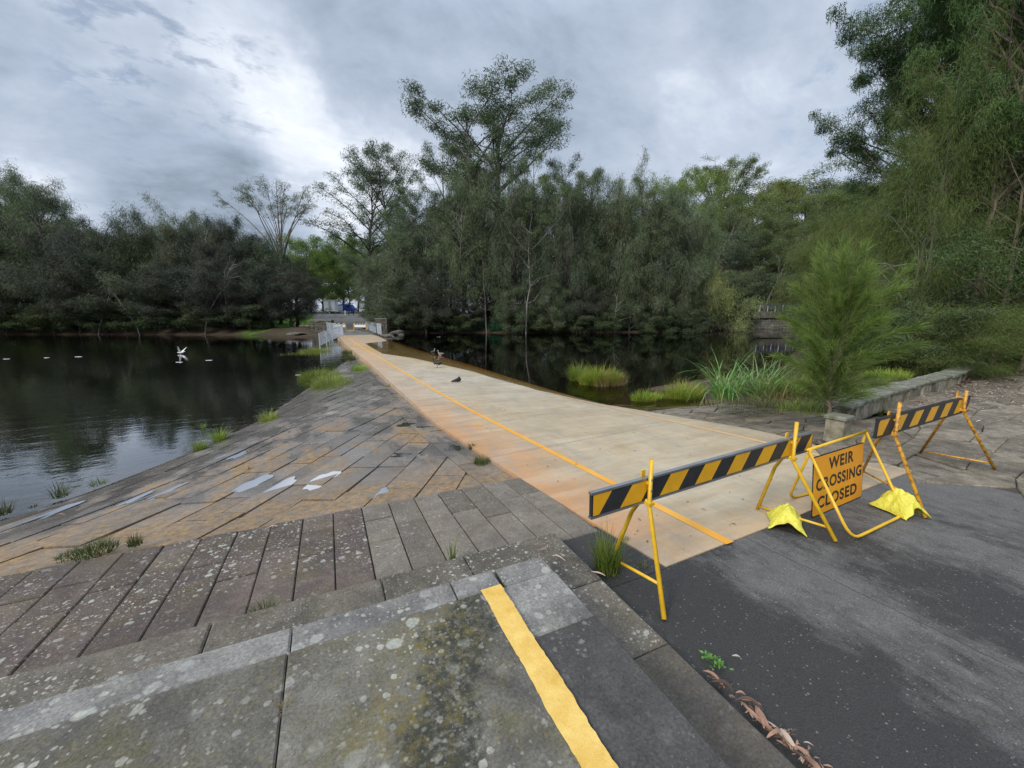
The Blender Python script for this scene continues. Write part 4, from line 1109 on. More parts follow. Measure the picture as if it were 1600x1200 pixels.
def make_tree(seed, Ht, Wd, base, style, nlimb, nleaf, fol, brk, leafL, leafW, profile=None, trunks=1, clump=.7, lean=0, dead=0, tr=None, offs=.0):
    """returns (trunk mesh, crown mesh). style: oak / gum / umbrella"""
    r = np.random.default_rng(seed); paths = []; tips = []; tdir = []
    tr = tr or Ht * .013 + .05
    for tk in range(trunks):
        oa = r.uniform(0, 2 * PI); ox = np.array([math.cos(oa), math.sin(oa), 0]) * (0 if trunks == 1 else .35 + offs) * (tk > 0 or trunks > 1)
        m = 9; tz = np.linspace(0, 1, m); topH = Ht * (.93 if style != 'umbrella' else .62) * (1 if tk == 0 else r.uniform(.7, .95))
        wobx = np.cumsum(r.normal(0, .018, m)) * Ht * .6; woby = np.cumsum(r.normal(0, .018, m)) * Ht * .6
        sprd = (0 if trunks == 1 else .12)
        T_ = np.stack([ox[0] + wobx - wobx[0] + ox[0] * tz * sprd * Ht * .3 + lean * tz * Ht, ox[1] + woby - woby[0] + ox[1] * tz * sprd * Ht * .3, -.3 + tz * (topH + .3)], 1)
        paths.append((T_, tr * (1 if tk == 0 else .8), tr * .12))
        for i in range(nlimb // trunks):
            u = (i + r.uniform(0, 1)) / (nlimb // trunks)
            if style == 'umbrella': z0 = Ht * (.30 + .32 * u)
            else: z0 = base + (topH - base) * u * (.97)
            k = min(z0 / topH, .999) * (m - 1); i0 = int(k); p0 = T_[i0] + (T_[min(i0 + 1, m - 1)] - T_[i0]) * (k - i0)
            az = i * 2.4 + r.uniform(-.6, .6) + tk
            pr = (profile(u) if profile else 1.0) * r.uniform(.72, 1.12)
            R = Wd / 2 * pr; out = np.array([math.cos(az), math.sin(az), 0])
            t = np.linspace(0, 1, 6)[:, None]
            if style == 'oak':
                rise = R * r.uniform(.7, 1.5) + R * .8 * max(0, u - .45); pth = p0 + out * R * t ** 1.15 + np.array([0, 0, 1]) * (rise * t - .30 * R * t ** 3)
            elif style == 'gum':
                rise = R * r.uniform(.5, 1.25); pth = p0 + out * R * t ** 1.1 + np.array([0, 0, 1]) * rise * t
            else:
                zt = Ht * (.86 + .12 * math.sqrt(max(0, 1 - pr * pr * .6))) * r.uniform(.93, 1.0)
                pth = p0 + out * R * t ** 1.25 + np.array([0, 0, 1]) * (zt - p0[2]) * t ** .8
            pth = pth + np.cumsum(r.normal(0, .035, (6, 3)), 0) * R * np.linspace(0, 1, 6)[:, None]
            lr = tr * (.32 * (1 - u) + .12); paths.append((pth, lr, lr * .22))
            ns = 5 if R > 1.2 else 3
            for j in range(ns):
                tt = .35 + .65 * (j + r.uniform(0, 1)) / ns if style != 'umbrella' else .6 + .4 * r.uniform()
                kk = min(tt, .999) * 5; a0 = int(kk); q0 = pth[a0] + (pth[a0 + 1] - pth[a0]) * (kk - a0)
                ba = az + r.uniform(-1.2, 1.2); sl = R * r.uniform(.22, .5) * (1.15 - tt * .4)
                if style == 'umbrella': sl = Wd * r.uniform(.06, .15)
                up = r.uniform(.1, 1.0) if style == 'oak' else r.uniform(.1, .9)
                d = nrm(np.array([math.cos(ba), math.sin(ba), up])); t3 = np.linspace(0, 1, 4)[:, None]
                sb = q0 + d * sl * t3 + np.cumsum(r.normal(0, .06, (4, 3)), 0) * sl
                paths.append((sb, lr * .35, lr * .1))
                for e in (sb[-1], sb[2], sb[1]) if style == 'oak' else (sb[-1], sb[2]): tips.append(e); tdir.append(d)
            tips.append(pth[-1]); tdir.append(out)
            if style == 'oak': tips.append(pth[3]); tdir.append(out)
        tips.append(T_[-1]); tdir.append(np.array([0, 0, 1.0])); tips.append(T_[-2]); tdir.append(np.array([0, 0, 1.0]))
    for _ in range(dead):
        az = r.uniform(0, 2 * PI); z0 = r.uniform(base * .2 + .5, Ht * .6); L = Wd * r.uniform(.3, .52); t = np.linspace(0, 1, 6)[:, None]
        out = np.array([math.cos(az), math.sin(az), 0]); pth = np.array([lean * z0, 0, z0]) + out * L * t + np.array([0, 0, 1]) * L * r.uniform(-.1, .5) * t ** 1.5 + np.cumsum(r.normal(0, .04, (6, 3)), 0) * L
        paths.append((pth, .035, .01))
        for _ in range(4):
            k = r.integers(2, 6); d = nrm(r.normal(0, 1, 3) + out); paths.append((pth[k] + d * L * .35 * np.linspace(0, 1, 4)[:, None] + np.cumsum(r.normal(0, .02, (4, 3)), 0) * L, .02, .006))
    tips = np.array(tips); tdir = np.array(tdir)
    wt = r.uniform(.35, 1, len(tips)); cnt = (wt / wt.sum() * nleaf).astype(int)
    C = np.repeat(tips, cnt, 0); D = np.repeat(tdir, cnt, 0); n = len(C)
    csz = np.repeat(r.uniform(.65, 1.25, len(tips)), cnt)[:, None] * clump
    if style == 'oak':
        g = r.normal(0, 1, (n, 3)) * np.array([.55, .55, .95]); C = C + g * csz - np.array([0, 0, .35]) * csz
        dn = r.uniform(-1.9, .15, n)
        d = nrm(nrm(r.normal(0, 1, (n, 3)) * np.array([1, 1, .3])) * .55 + D * .45 + np.stack([np.zeros(n), np.zeros(n), dn], 1))
    else:
        g = nrm(r.normal(0, 1, (n, 3))) * (r.uniform(0, 1, (n, 1)) ** .45) * np.array([1, 1, .62]); C = C + g * csz + np.array([0, 0, .15]) * csz
        d = nrm(r.normal(0, 1, (n, 3)) + np.array([0, 0, -.7]))
    C[:, 2] = np.maximum(C[:, 2], .05)
    me = np_mesh('crown', leafquads(C, d, leafL * r.uniform(.5, 1.3, n), leafW * r.uniform(.6, 1.3, n), r, .35 if style == 'oak' else .3), n, fol)
    tm = tubes_np(paths, 6 if tr > .1 else 5); tm.materials.append(brk)
    return tm, me

PROT = {}
p_round = lambda u: math.sin(PI * min(1, .16 + .80 * u)) ** .7
p_oak = lambda u: (1 - u) ** .55 * .9 + .14
p_col = lambda u: math.sin(PI * min(1, .22 + .70 * u)) ** .6
def proto(key, Ht, Wd, *a, **k): PROT[key] = (make_tree(*((a[0], Ht, Wd) + a[1:]), **k), Ht, Wd)
NL = 1.0
def N_(n): return int(n * NL)
proto('oakA', 18, 9.5, 1, .6, 'oak', 58, N_(34000), M_oak, M_bark, .52, .060, profile=p_oak, clump=.6, dead=5)
proto('oakB', 17, 9, 2, .4, 'oak', 56, N_(34000), M_oak, M_bark, .50, .060, profile=p_col, clump=.6, trunks=2, dead=4)
proto('oakC', 18, 8, 3, 2.2, 'oak', 40, N_(28000), M_oakdark, M_barkbrown, .50, .060, profile=p_col, clump=.6, trunks=2, dead=7)
proto('oakD', 15, 11, 4, .5, 'oak', 46, N_(34000), M_oakdark, M_bark, .50, .062, profile=p_round, clump=.65, trunks=3, dead=14)
proto('oakE', 21, 8.5, 5, 3.0, 'oak', 56, N_(30000), M_oak, M_barkpale, .50, .060, profile=p_col, clump=.6, dead=6)
proto('gumA', 25, 12, 6, 8, 'gum', 26, N_(24000), M_gum, M_barkdark, .24, .11, profile=p_round, clump=1.15)
proto('gumB', 22, 10, 7, 6, 'gum', 22, N_(20000), M_gum, M_bark, .24, .11, profile=p_round, clump=1.05, trunks=2)
proto('tall', 33, 14, 57, 17, 'gum', 30, N_(38000), M_gum, M_barkpale, .30, .13, profile=lambda u: .95 - .35 * abs(u - .55), clump=1.15, trunks=3, offs=.5)
proto('umb', 22, 15, 9, 9, 'umbrella', 20, N_(11000), M_olive, M_barkbrown, .20, .09, profile=p_round, clump=.75)
proto('flatA', 24, 13, 10, 9, 'umbrella', 26, N_(24000), M_hill, M_bark, .26, .12, profile=p_round, clump=.95)
proto('hillA', 17, 13, 11, 3.5, 'gum', 30, N_(30000), M_hill, M_bark, .26, .13, profile=p_round, clump=1.35)
proto('hillB', 15, 12, 12, 2.5, 'gum', 30, N_(30000), M_gum, M_bark, .26, .13, profile=p_round, clump=1.3)
proto('bright', 13, 9, 13, 1.5, 'gum', 26, N_(22000), M_bright, M_bark, .26, .14, profile=p_round, clump=1.1)
proto('shrub', 3.2, 4.2, 14, .1, 'gum', 16, N_(11000), M_shrub, M_barkbrown, .20, .07, profile=p_round, clump=.55, trunks=3, tr=.04)
proto('shrubl', 3.2, 4.0, 15, .1, 'oak', 16, N_(11000), M_shrubl, M_barkbrown, .24, .035, profile=p_round, clump=.45, trunks=3, tr=.04)
def place(key, x, y, Ht, label, cat, group=None, wid=None, rz=None, name=None, sink=.15):
    (tm, cm), H0, W0 = PROT[key]; R = random.Random(int(x * 131 + y * 17))
    root = empty(name or 'tree', (x, y, gz(x, y) - sink), R.uniform(0, 6.28) if rz is None else rz, label, cat, group)
    k = Ht / H0; kw = (wid / W0) if wid else k * R.uniform(.9, 1.15); root.scale = (kw, kw, k)
    link(bpy.data.objects.new('trunk', tm), root); link(bpy.data.objects.new('crown', cm), root)
    return root
def plant(px, D, ytop, key, label, group=None, wpx=None, name='she_oak', cat='she-oak tree', **k):
    x, y = far(px, D); z = depth_z(ytop, D); g = gz(x, y)
    return place(key, x, y, max(2, (z - g + .15) * (.93 if key[:3] == 'oak' else 1)), label, cat, group, wid=(wpx * D / FP if wpx else None), name=name, **k)
ORD = ['first', 'second', 'third', 'fourth', 'fifth', 'sixth', 'seventh', 'eighth', 'ninth', 'tenth', 'eleventh', 'twelfth', 'thirteenth', 'fourteenth', 'fifteenth', 'sixteenth', 'seventeenth', 'eighteenth', 'nineteenth', 'twentieth']
# left bank, from the left edge of the picture
LB = [(-20, 56, 292, 'oakC', 120), (42, 60, 256, 'oakE', 105), (92, 58, 272, 'oakE', 100), (135, 60, 322, 'oakC', 75), (178, 57, 340, 'oakD', 120), (215, 60, 352, 'oakB', 85), (255, 58, 328, 'oakD', 110), (300, 60, 322, 'oakB', 90),
      (340, 57, 326, 'oakC', 85), (385, 58, 330, 'oakC', 75), (425, 60, 362, 'oakE', 85), (462, 62, 392, 'oakC', 75)]
for i, (px, D, yt, k, w) in enumerate(LB):
    plant(px, D, yt, k, '%s dark she-oak from the left in the row on the far left bank' % ORD[i], 'she-oaks on the far left bank', w)
LB2 = [(5, 54.5, 400, 'oakD', 140), (75, 55, 410, 'oakD', 130), (150, 54.5, 400, 'oakD', 140), (225, 55, 395, 'oakD', 140), (290, 54.5, 405, 'oakC', 120), (352, 55, 400, 'oakD', 110), (405, 55.5, 410, 'oakC', 90), (450, 57, 415, 'oakC', 75)]
for i, (px, D, yt, k, w) in enumerate(LB2):
    plant(px, D, yt, k, '%s low twiggy she-oak from the left, leaning over the water of the left bank' % ORD[i], 'low she-oaks at the left waterline', w)
for i, (px, D, yt, k, w) in enumerate([(20, 68, 300, 'oakA', 150), (110, 70, 330, 'oakA', 140), (200, 70, 355, 'oakA', 140), (290, 68, 345, 'oakA', 130), (360, 70, 345, 'oakA', 120), (-110, 60, 280, 'oakA', 200), (-230, 62, 290, 'oakA', 200), (-380, 62, 290, 'oakB', 240)]):
    plant(px, D, yt, k, 'dark she-oak standing behind the front row on the left bank', 'she-oaks behind the left bank row', w)
for i in range(12):
    px = -30 + i * 38 + (i * 37 % 11); 
    if 425 < px: continue
    plant(px, 53.6, 478 + (i * 13) % 14, 'shrub', '%s dark bush from the left at the left bank waterline' % ORD[i], 'bushes at the left bank waterline', 70, name='bush', cat='bush', sink=.35)
plant(437, 66, 284, 'umb', 'open vase shaped tree with pale olive crown rising above the left bank', None, 128, name='spreading_tree', cat='tree')
# view gap along the road
for i, (px, D, yt, k, w, lb) in enumerate([(487, 100, 378, 'bright', 70, 'bright green tree left of the road gap'), (520, 112, 405, 'bright', 60, 'bright green tree directly above the white trailer'), (548, 105, 372, 'bright', 62, 'yellow green tree behind the blue van'),
                                           (572, 96, 400, 'hillB', 60, 'mid green tree right of the road gap'), (505, 122, 395, 'bright', 90, 'pale green tree farthest back in the road gap'), (455, 95, 400, 'hillA', 90, 'green tree behind the lawn on the left bank'),
                                           (560, 118, 392, 'hillB', 80, 'dense green tree behind the pale road signs'), (590, 110, 385, 'hillA', 90, 'dense green tree behind the right stone pillar'), (535, 132, 415, 'hillB', 90, 'distant green tree at the far end of the road'), (425, 88, 395, 'hillB', 90, 'green tree glimpsed through the left she-oaks')]):
    plant(px, D, yt, k, lb, None, w, name='broadleaf_tree', cat='tree')
plant(584, 73, 262, 'gumA', 'spreading gum tree with open crown right of the road', None, 135, name='gum_tree', cat='gum tree')
plant(612, 68, 221, 'gumA', 'rounded gum tree standing between the road and the tall forked gum', None, 100, name='gum_tree', cat='gum tree')
plant(772, 60, 132, 'tall', 'tallest gum tree with forked pale limbs rising above the whole bank', None, 190, name='gum_tree', cat='gum tree', rz=2.2)
plant(655, 62, 285, 'gumB', 'narrow gum tree left of the tallest gum', None, 80, name='gum_tree', cat='gum tree')
plant(700, 58, 228, 'gumB', 'leafy gum tree directly left below the tallest gum', None, 90, name='gum_tree', cat='gum tree')
plant(878, 58, 236, 'gumB', 'gum tree right of the tallest gum with a bushy top', None, 85, name='gum_tree', cat='gum tree')
RB = [(598, 54, 395, 'oakB', 75), (632, 51, 350, 'oakA', 100), (675, 54, 300, 'gumB', 85), (722, 52, 262, 'oakE', 90), (760, 54, 240, 'oakE', 95), (800, 52, 262, 'oakB', 95), (838, 53, 240, 'gumB', 80), (880, 52, 275, 'oakB', 85), (925, 54, 262, 'gumA', 85),
      (965, 53, 262, 'oakB', 90), (1005, 54, 272, 'gumB', 85), (1040, 53, 278, 'oakA', 100), (1078, 55, 308, 'oakB', 70)]
for i, (px, D, yt, k, w) in enumerate(RB):
    plant(px, D, yt, k, '%s tall tree from the left in the front row on the far right bank' % ORD[i], 'tall trees on the far right bank', w, name='bank_tree', cat='tree')
RB2 = [(622, 49.8, 430, 'oakA', 80), (668, 49.8, 420, 'oakD', 85), (730, 51, 455, 'oakC', 50), (800, 50, 440, 'oakB', 65), (862, 50.4, 425, 'oakA', 70), (905, 51, 440, 'oakD', 65), (985, 52, 420, 'oakA', 60), (1030, 52, 430, 'oakA', 70), (1062, 53, 420, 'oakB', 50)]
for i, (px, D, yt, k, w) in enumerate(RB2):
    plant(px, D, yt, k, '%s small she-oak from the left, drooping at the right bank waterline' % ORD[i], 'small she-oaks at the right waterline', w)
for i, (px, D, yt, k, w) in enumerate([(640, 66, 330, 'oakA', 110), (690, 70, 310, 'oakA', 110), (745, 68, 290, 'oakA', 110), (805, 70, 285, 'oakA', 120), (865, 68, 290, 'oakB', 120), (920, 70, 300, 'oakA', 120), (975, 68, 300, 'oakB', 120), (1030, 70, 300, 'oakA', 120)]):
    plant(px, D, yt, k, 'dark she-oak standing behind the tall row on the right bank', 'she-oaks behind the right bank row', w)
plant(922, 56, 392, 'bright', 'small pale green tree glimpsed among the right bank she-oaks', None, 55, name='broadleaf_tree', cat='tree')
# hillside
HB = [(1108, 92, 250, 'flatA', 92, 'flat topped gum with layered crown on the skyline'), (1198, 98, 284, 'flatA', 66, 'second smaller flat topped gum on the skyline'), (1060, 84, 285, 'hillA', 95, 'dense hillside tree at the left end of the slope'),
      (1150, 86, 318, 'hillA', 100, 'dense hillside tree below the flat topped gum'), (1230, 88, 318, 'hillA', 95, 'dense hillside tree below the smaller flat topped gum'), (1290, 86, 305, 'hillA', 100, 'dense hillside tree nearest the right thicket'),
      (1105, 74, 375, 'hillB', 95, 'dark tree on the lower slope with bare leaning limbs'), (1170, 76, 365, 'hillA', 95, 'olive green tree on the lower slope'), (1235, 74, 385, 'hillB', 95, 'dark round tree above the dark fence'),
      (1290, 72, 370, 'hillA', 95, 'olive tree at the right end of the lower slope'), (1135, 68, 425, 'hillB', 70, 'low dark tree behind the bank shrubs'), (1190, 72, 430, 'hillB', 85, 'low dark tree directly behind the dark fence'),
      (1250, 70, 430, 'hillB', 85, 'low dark tree at the right end of the dark fence'), (1350, 80, 300, 'hillA', 120, 'hillside tree hidden behind the right thicket')]
HB += [(1085, 80, 335, 'hillA', 80, 'mid slope tree left of the leaning bare limbs'), (1130, 80, 338, 'hillB', 80, 'mid slope tree between the flat topped gum and the leaning bare limbs'), (1180, 80, 345, 'hillA', 85, 'mid slope tree under the second flat topped gum'), (1220, 80, 350, 'hillB', 80, 'mid slope tree above the left end of the dark fence'), (1265, 78, 345, 'hillA', 85, 'mid slope tree beside the right thicket'), (1150, 71, 455, 'shrub', 70, 'low bush behind the rock ledge'), (1205, 73, 450, 'shrub', 80, 'low bush behind the dark fence'), (1250, 72, 455, 'shrub', 80, 'low bush right of the dark fence')]
for px, D, yt, k, w, lb in HB: plant(px, D, yt, k, lb, 'trees on the right hillside', w, name='hillside_tree', cat='tree')
for i, (px, D, yt) in enumerate([(1380, 90, 300), (1460, 85, 290), (1560, 80, 290), (1320, 110, 290), (1420, 120, 280), (1240, 120, 292), (1160, 120, 300)]):
    plant(px, D, yt, 'hillB', 'far tree on top of the right hillside', 'far trees on top of the right hillside', 150, name='hillside_tree', cat='tree')
for i in range(17):
    px = 605 + i * 30
    plant(px, 56.5 + (i * 7) % 5, 478 + (i * 17) % 14, 'shrub', 'dark bush among the trunks of the right bank she-oaks', 'bushes among the right bank trunks', 75, name='bush', cat='bush', sink=.3)
for i in range(15):
    px = -20 + i * 31
    plant(px, 63 + (i * 7) % 5, 478 + (i * 17) % 14, 'shrub', 'dark bush among the trunks of the left bank she-oaks', 'bushes among the left bank trunks', 80, name='bush', cat='bush', sink=.3)
# bare limbs leaning on the slope
def dead_tree(px, D, ybase, ytop, lean, label, seed, mat=M_barkpale):
    x, y = far(px, D); g = gz(x, y); h = depth_z(ytop, D) - g; r = np.random.default_rng(seed); paths = []
    ex_ = np.array([cy, -sy, 0]); L = lean * D / FP
    t = np.linspace(0, 1, 8)[:, None]; tr_ = ex_ * L * t ** 1.3 + np.array([0, 0, 1]) * h * t + np.cumsum(r.normal(0, .012, (8, 3)), 0) * h
    paths.append((tr_, .11, .02))
    for i in range(9):
        k = r.integers(2, 7); d = nrm(np.array([0, 0, .8]) + ex_ * r.normal(np.sign(lean) * .6, .9) + r.normal(0, .3, 3)); l = h * r.uniform(.15, .4)
        paths.append((tr_[k] + d * l * np.linspace(0, 1, 5)[:, None] + np.cumsum(r.normal(0, .05, (5, 3)), 0) * l, .04, .008))
    me = tubes_np(paths, 5); me.materials.append(mat); o = bpy.data.objects.new('bare_tree', me); link(o); o.location = (x, y, g); tag(o, label, 'bare tree', 'bare grey trees among the foliage')
dead_tree(1090, 64, 430, 345, 55, 'bare dark limbs leaning right on the lower slope', 1, M_bark)
dead_tree(1108, 65, 430, 355, -30, 'pale bare limbs crossing the leaning ones on the slope', 2)
dead_tree(1185, 66, 430, 360, 40, 'thin bare limbs at mid slope above the dark fence', 3, M_bark)
dead_tree(1240, 84, 420, 287, 10, 'leafless twiggy tree top on the skyline beside the right thicket', 4)
dead_tree(822, 48.8, 520, 330, 12, 'slim pale trunk with bare branches at the right bank waterline', 5)
dead_tree(760, 49.6, 515, 380, -6, 'straight brown trunk standing at the right bank', 6, M_bark)
dead_tree(962, 50.5, 515, 455, 2, 'thin pale dead stem rising from the right bank strap plants', 7)
dead_tree(320, 52.5, 522, 405, 60, 'grey bare branches reaching over the water of the left bank', 8)
dead_tree(215, 52.5, 522, 415, -60, 'grey bare branches spreading left over the left bank water', 9)
dead_tree(150, 52.6, 522, 420, 50, 'tangled bare branches in front of the third left bank tree', 10)
# bank plants on the right
for i, (px, py) in enumerate([(640, 520), (665, 520), (738, 520), (755, 519), (775, 520), (792, 519), (880, 520), (930, 519), (975, 519), (992, 519), (1012, 519), (1052, 518), (1068, 518)]):
    p = at(px, py, WL_R); d = 1.0
    me = ribbon_mesh('strap_plant', blades(260, 1.35, .8, .075, 400 + i, .35, .75, 4), M_reed if i == 0 else M_strap)
    o = bpy.data.objects.new('strap_plant', me); link(o); o.location = (p.x, p.y + .6, max(gz(p.x, p.y + .6), WL_R) - .02)
    tag(o, '%s dark strap leaved plant from the left along the right bank waterline' % ORD[i] if i else 'bright green strap leaved plant beside the boulder at the bridge', 'strap plant', 'strap leaved plants along the right bank')
for i, px in enumerate([610, 650, 690, 715, 820, 850, 900, 945, 1030, 1080]):
    plant(px, 50.3, 490 + (i * 7) % 12, 'shrub', '%s dark bush from the left along the right bank waterline' % ORD[i], 'bushes at the right bank waterline', 55, name='bush', cat='bush', sink=.3)
plant(1098, 56, 432, 'shrubl', 'pale yellowish leaning shrub at the start of the rocky bank', None, 62, name='bush', cat='bush')
plant(1128, 57, 462, 'shrubl', 'rounded olive shrub overhanging the rocky bank', None, 95, name='bush', cat='bush')
plant(1160, 58, 478, 'shrub', 'low dark shrub hanging over the rock ledge', None, 50, name='bush', cat='bush')

# rock ledge and boulders
def rock(c, r, seed, name, label, mat=M_rock, group=None, cat='rock', flat=.6):
    bm = bmesh.new(); bmesh.ops.create_icosphere(bm, subdivisions=3, radius=1); R = random.Random(seed)
    ph = [(R.uniform(1, 3), R.uniform(0, 6), Vector((R.gauss(0, 1), R.gauss(0, 1), R.gauss(0, 1))).normalized()) for _ in range(9)]
    for v in bm.verts:
        d = v.co.normalized(); k = 1 + sum(.09 * math.sin(f * 2 * d.dot(a) + o_) for f, o_, a in ph)
        for f, o_, a in ph[:5]:
            dd = d.dot(a) * k
            if dd > .72: k *= .72 / dd * .4 + .6
        v.co = Vector((d.x * k * r[0], d.y * k * r[1], d.z * k * r[2]))
    me = bpy.data.meshes.new(name); bm.to_mesh(me); bm.free(); me.materials.append(mat)
    o = bpy.data.objects.new(name, me); link(o); o.location = c; o.rotation_euler = (0, 0, R.uniform(0, 3))
    return tag(o, label, cat, group) if label else o
for i, (px, py, w, h_, lb) in enumerate([(1100, 507, 1.6, .7, 'pale layered boulder at the left end of the rocky bank'), (1122, 511, 1.8, .45, 'low boulder under the olive shrub'), (1150, 508, 1.8, .55, 'dark boulder left of the rock ledge'),
                                         (622, 523, .9, .45, 'rounded pale boulder beside the far bridge on the right'), (606, 526, .6, .3, 'small dark boulder under the far right railing'), (460, 522, 1.0, .2, 'flat pale stone on the muddy left bank')]):
    p = at(px, py, WL_R); rock((p.x, p.y, WL_R + .05), (w, .9, h_), 40 + i, 'boulder', lb)
mb = MB(); R = random.Random(9)
for lay in range(4):
    for i in range(9):
        p = at(1150 + i * 12, 514, WL_R); o_ = lay * .35
        x, y = p.x, p.y + o_ * 1.2
        mb.box((x, y + 1.2, WL_R + .15 + lay * .36), (R.uniform(1.2, 2.4), 2.6, .33), R.uniform(-.6, -.2), bev=.06)
tag(mb.build('rock_ledge', M_rock), kind='structure')
# dark fence on the ledge
fa, fb = pt(1168, 489, 64), pt(1245, 489, 66)
fz = depth_z(486.5, 64)
fr = empty('dark_fence', (fa.x, fa.y, fz), 0, 'long dark railed fence with pale posts above the rock ledge', 'fence')
d = Vector((fb.x - fa.x, fb.y - fa.y, 0)); L = d.length; a = math.atan2(d.y, d.x); e = d.normalized(); o = Vector(fr.location)
mb = MB()
for k in range(5): mb.box(e * L / 2 + Vector((0, 0, .42 + k * .2)), (L, .05, .15), a)
mb.build('boards', M_fence, fr)
for k in range(14):
    mb = MB(); mb.box(e * (L * k / 13) + Vector((e.y, -e.x, 0)) * .06 + Vector((0, 0, .35)), (.10, .1, 1.5 if k % 3 == 0 else 1.1), a); mb.build('post', M_galv if k % 2 else M_bark, fr)
mb = MB(); mb.box((fa.x + d.x / 2 - e.y * -1, fa.y + d.y / 2 + e.x * 1.2, fz - .5), (L + 2, 3, 1.0), a); tag(mb.build('ledge_path', M_rock), kind='structure')

# ---------------------------------------------------------------- near thicket on the right
proto('nearoak', 13, 5.5, 21, 1.2, 'oak', 54, N_(64000), M_nearoak, M_barkpale, .28, .015, profile=p_col, clump=.55, trunks=3, tr=.085, dead=8, offs=-.1)
proto('nearoakB', 7, 5.5, 22, .15, 'oak', 54, N_(75000), M_nearoak, M_barkbrown, .28, .014, profile=p_round, clump=.50, trunks=2, tr=.06, dead=6)
proto('nearbroad', 10, 8, 23, .5, 'gum', 50, N_(80000), M_neardark, M_barkbrown, .11, .045, profile=p_round, clump=.75, trunks=2, tr=.12, dead=4)
proto('nearover', 15, 11, 24, 5.5, 'gum', 54, N_(110000), M_neardark, M_barkbrown, .17, .06, profile=p_round, clump=.62, tr=.2, dead=3)
NR = [(1425, 15, 60, 'nearoak', 3.7, 'tall she-oak with three slender pale trunks rising from the thicket', 'she_oak', 'she-oak tree'),
      (1345, 17, 470, 'nearoakB', 4.2, 'low she-oak at the left end of the thicket above the pond', 'she_oak', 'she-oak tree'),
      (1385, 13.5, 505, 'nearoakB', 4.0, 'drooping she-oak regrowth just behind the low curved wall', 'she_oak', 'she-oak tree'),
      (1460, 13, 480, 'nearoakB', 4.4, 'brownish she-oak regrowth behind the middle of the low wall', 'she_oak', 'she-oak tree'),
      (1545, 15, 455, 'nearoakB', 5.0, 'green she-oak regrowth behind the right part of the low wall', 'she_oak', 'she-oak tree'),
      (1335, 23, 335, 'nearoakB', 6.0, 'bushy she-oak behind the young sapling', 'she_oak', 'she-oak tree'),
      (1392, 20, 355, 'nearoakB', 7.0, 'broad she-oak behind the three slender trunks', 'she_oak', 'she-oak tree'),
      (1500, 19, 330, 'nearoakB', 7.5, 'she-oak right of the three slender trunks', 'she_oak', 'she-oak tree'),
      (1310, 27, 405, 'nearoakB', 6.0, 'she-oak leaning out to the pond at the left of the thicket', 'she_oak', 'she-oak tree'),
      (1590, 17, 385, 'nearbroad', 7.0, 'dark leafy tree at the right edge above the low wall', 'dark_tree', 'tree'),
      (1560, 22, 190, 'nearbroad', 10.0, 'dark broad tree filling the right edge of the thicket', 'dark_tree', 'tree'),
      (1470, 24, 250, 'nearbroad', 8.0, 'dark broad tree behind the slender trunks', 'dark_tree', 'tree'),
      (1395, 26, 300, 'nearbroad', 7.0, 'dark rounded tree behind the left of the thicket', 'dark_tree', 'tree'),
      (1540, 17, -220, 'nearover', 9.5, 'tall gum whose leafy branches overhang the upper right corner', 'gum_tree', 'gum tree'),
      (1420, 21, 60, 'nearover', 7.5, 'gum behind the slender trunks with sprays of leaves against the sky', 'gum_tree', 'gum tree'),
      (1500, 26, -120, 'nearover', 10, 'gum farther back whose crown fills the gap above the slender trunks', 'gum_tree', 'gum tree'),
      (1590, 24, -30, 'nearover', 9, 'gum behind the right edge trees with its crown against the sky', 'gum_tree', 'gum tree'),
      (1510, 14.5, -190, 'nearover', 6.5, 'dark leafy gum right behind the slender pale trunks', 'gum_tree', 'gum tree'),
      (1590, 13.5, 120, 'nearbroad', 6.5, 'dark green leafy tree rising directly behind the far end of the low wall', 'dark_tree', 'tree'),
      (1650, 19, -60, 'nearover', 10, 'tall gum just beyond the right edge of the picture', 'gum_tree', 'gum tree'),
      (1690, 15, 300, 'nearbroad', 8, 'dark leafy tree beyond the right edge of the picture', 'dark_tree', 'tree')]
for px, D, yt, k, w, lb, nm, ct in NR:
    x, y = far(px, D); g = gz(x, y); place(k, x, y, depth_z(yt, D) - g, lb, ct, 'trees of the right thicket', wid=w, name=nm)
for i, (px, D, w) in enumerate([(1340, 15, 3.0), (1420, 12.5, 2.6), (1500, 14, 3.2), (1580, 14.5, 3.2), (1560, 19, 4), (1660, 15, 4), (1460, 18, 4), (1370, 19, 4), (1320, 21, 3.6), (1290, 30, 5)]):
    x, y = far(px, D)
    place('shrub', x, y, 1.5 + (i % 3) * .35 + (1 if D > 17 else 0), '%s leafy bush counted from the curved wall into the thicket' % ORD[i], 'bush', 'bushes under the right thicket', wid=w, name='bush')

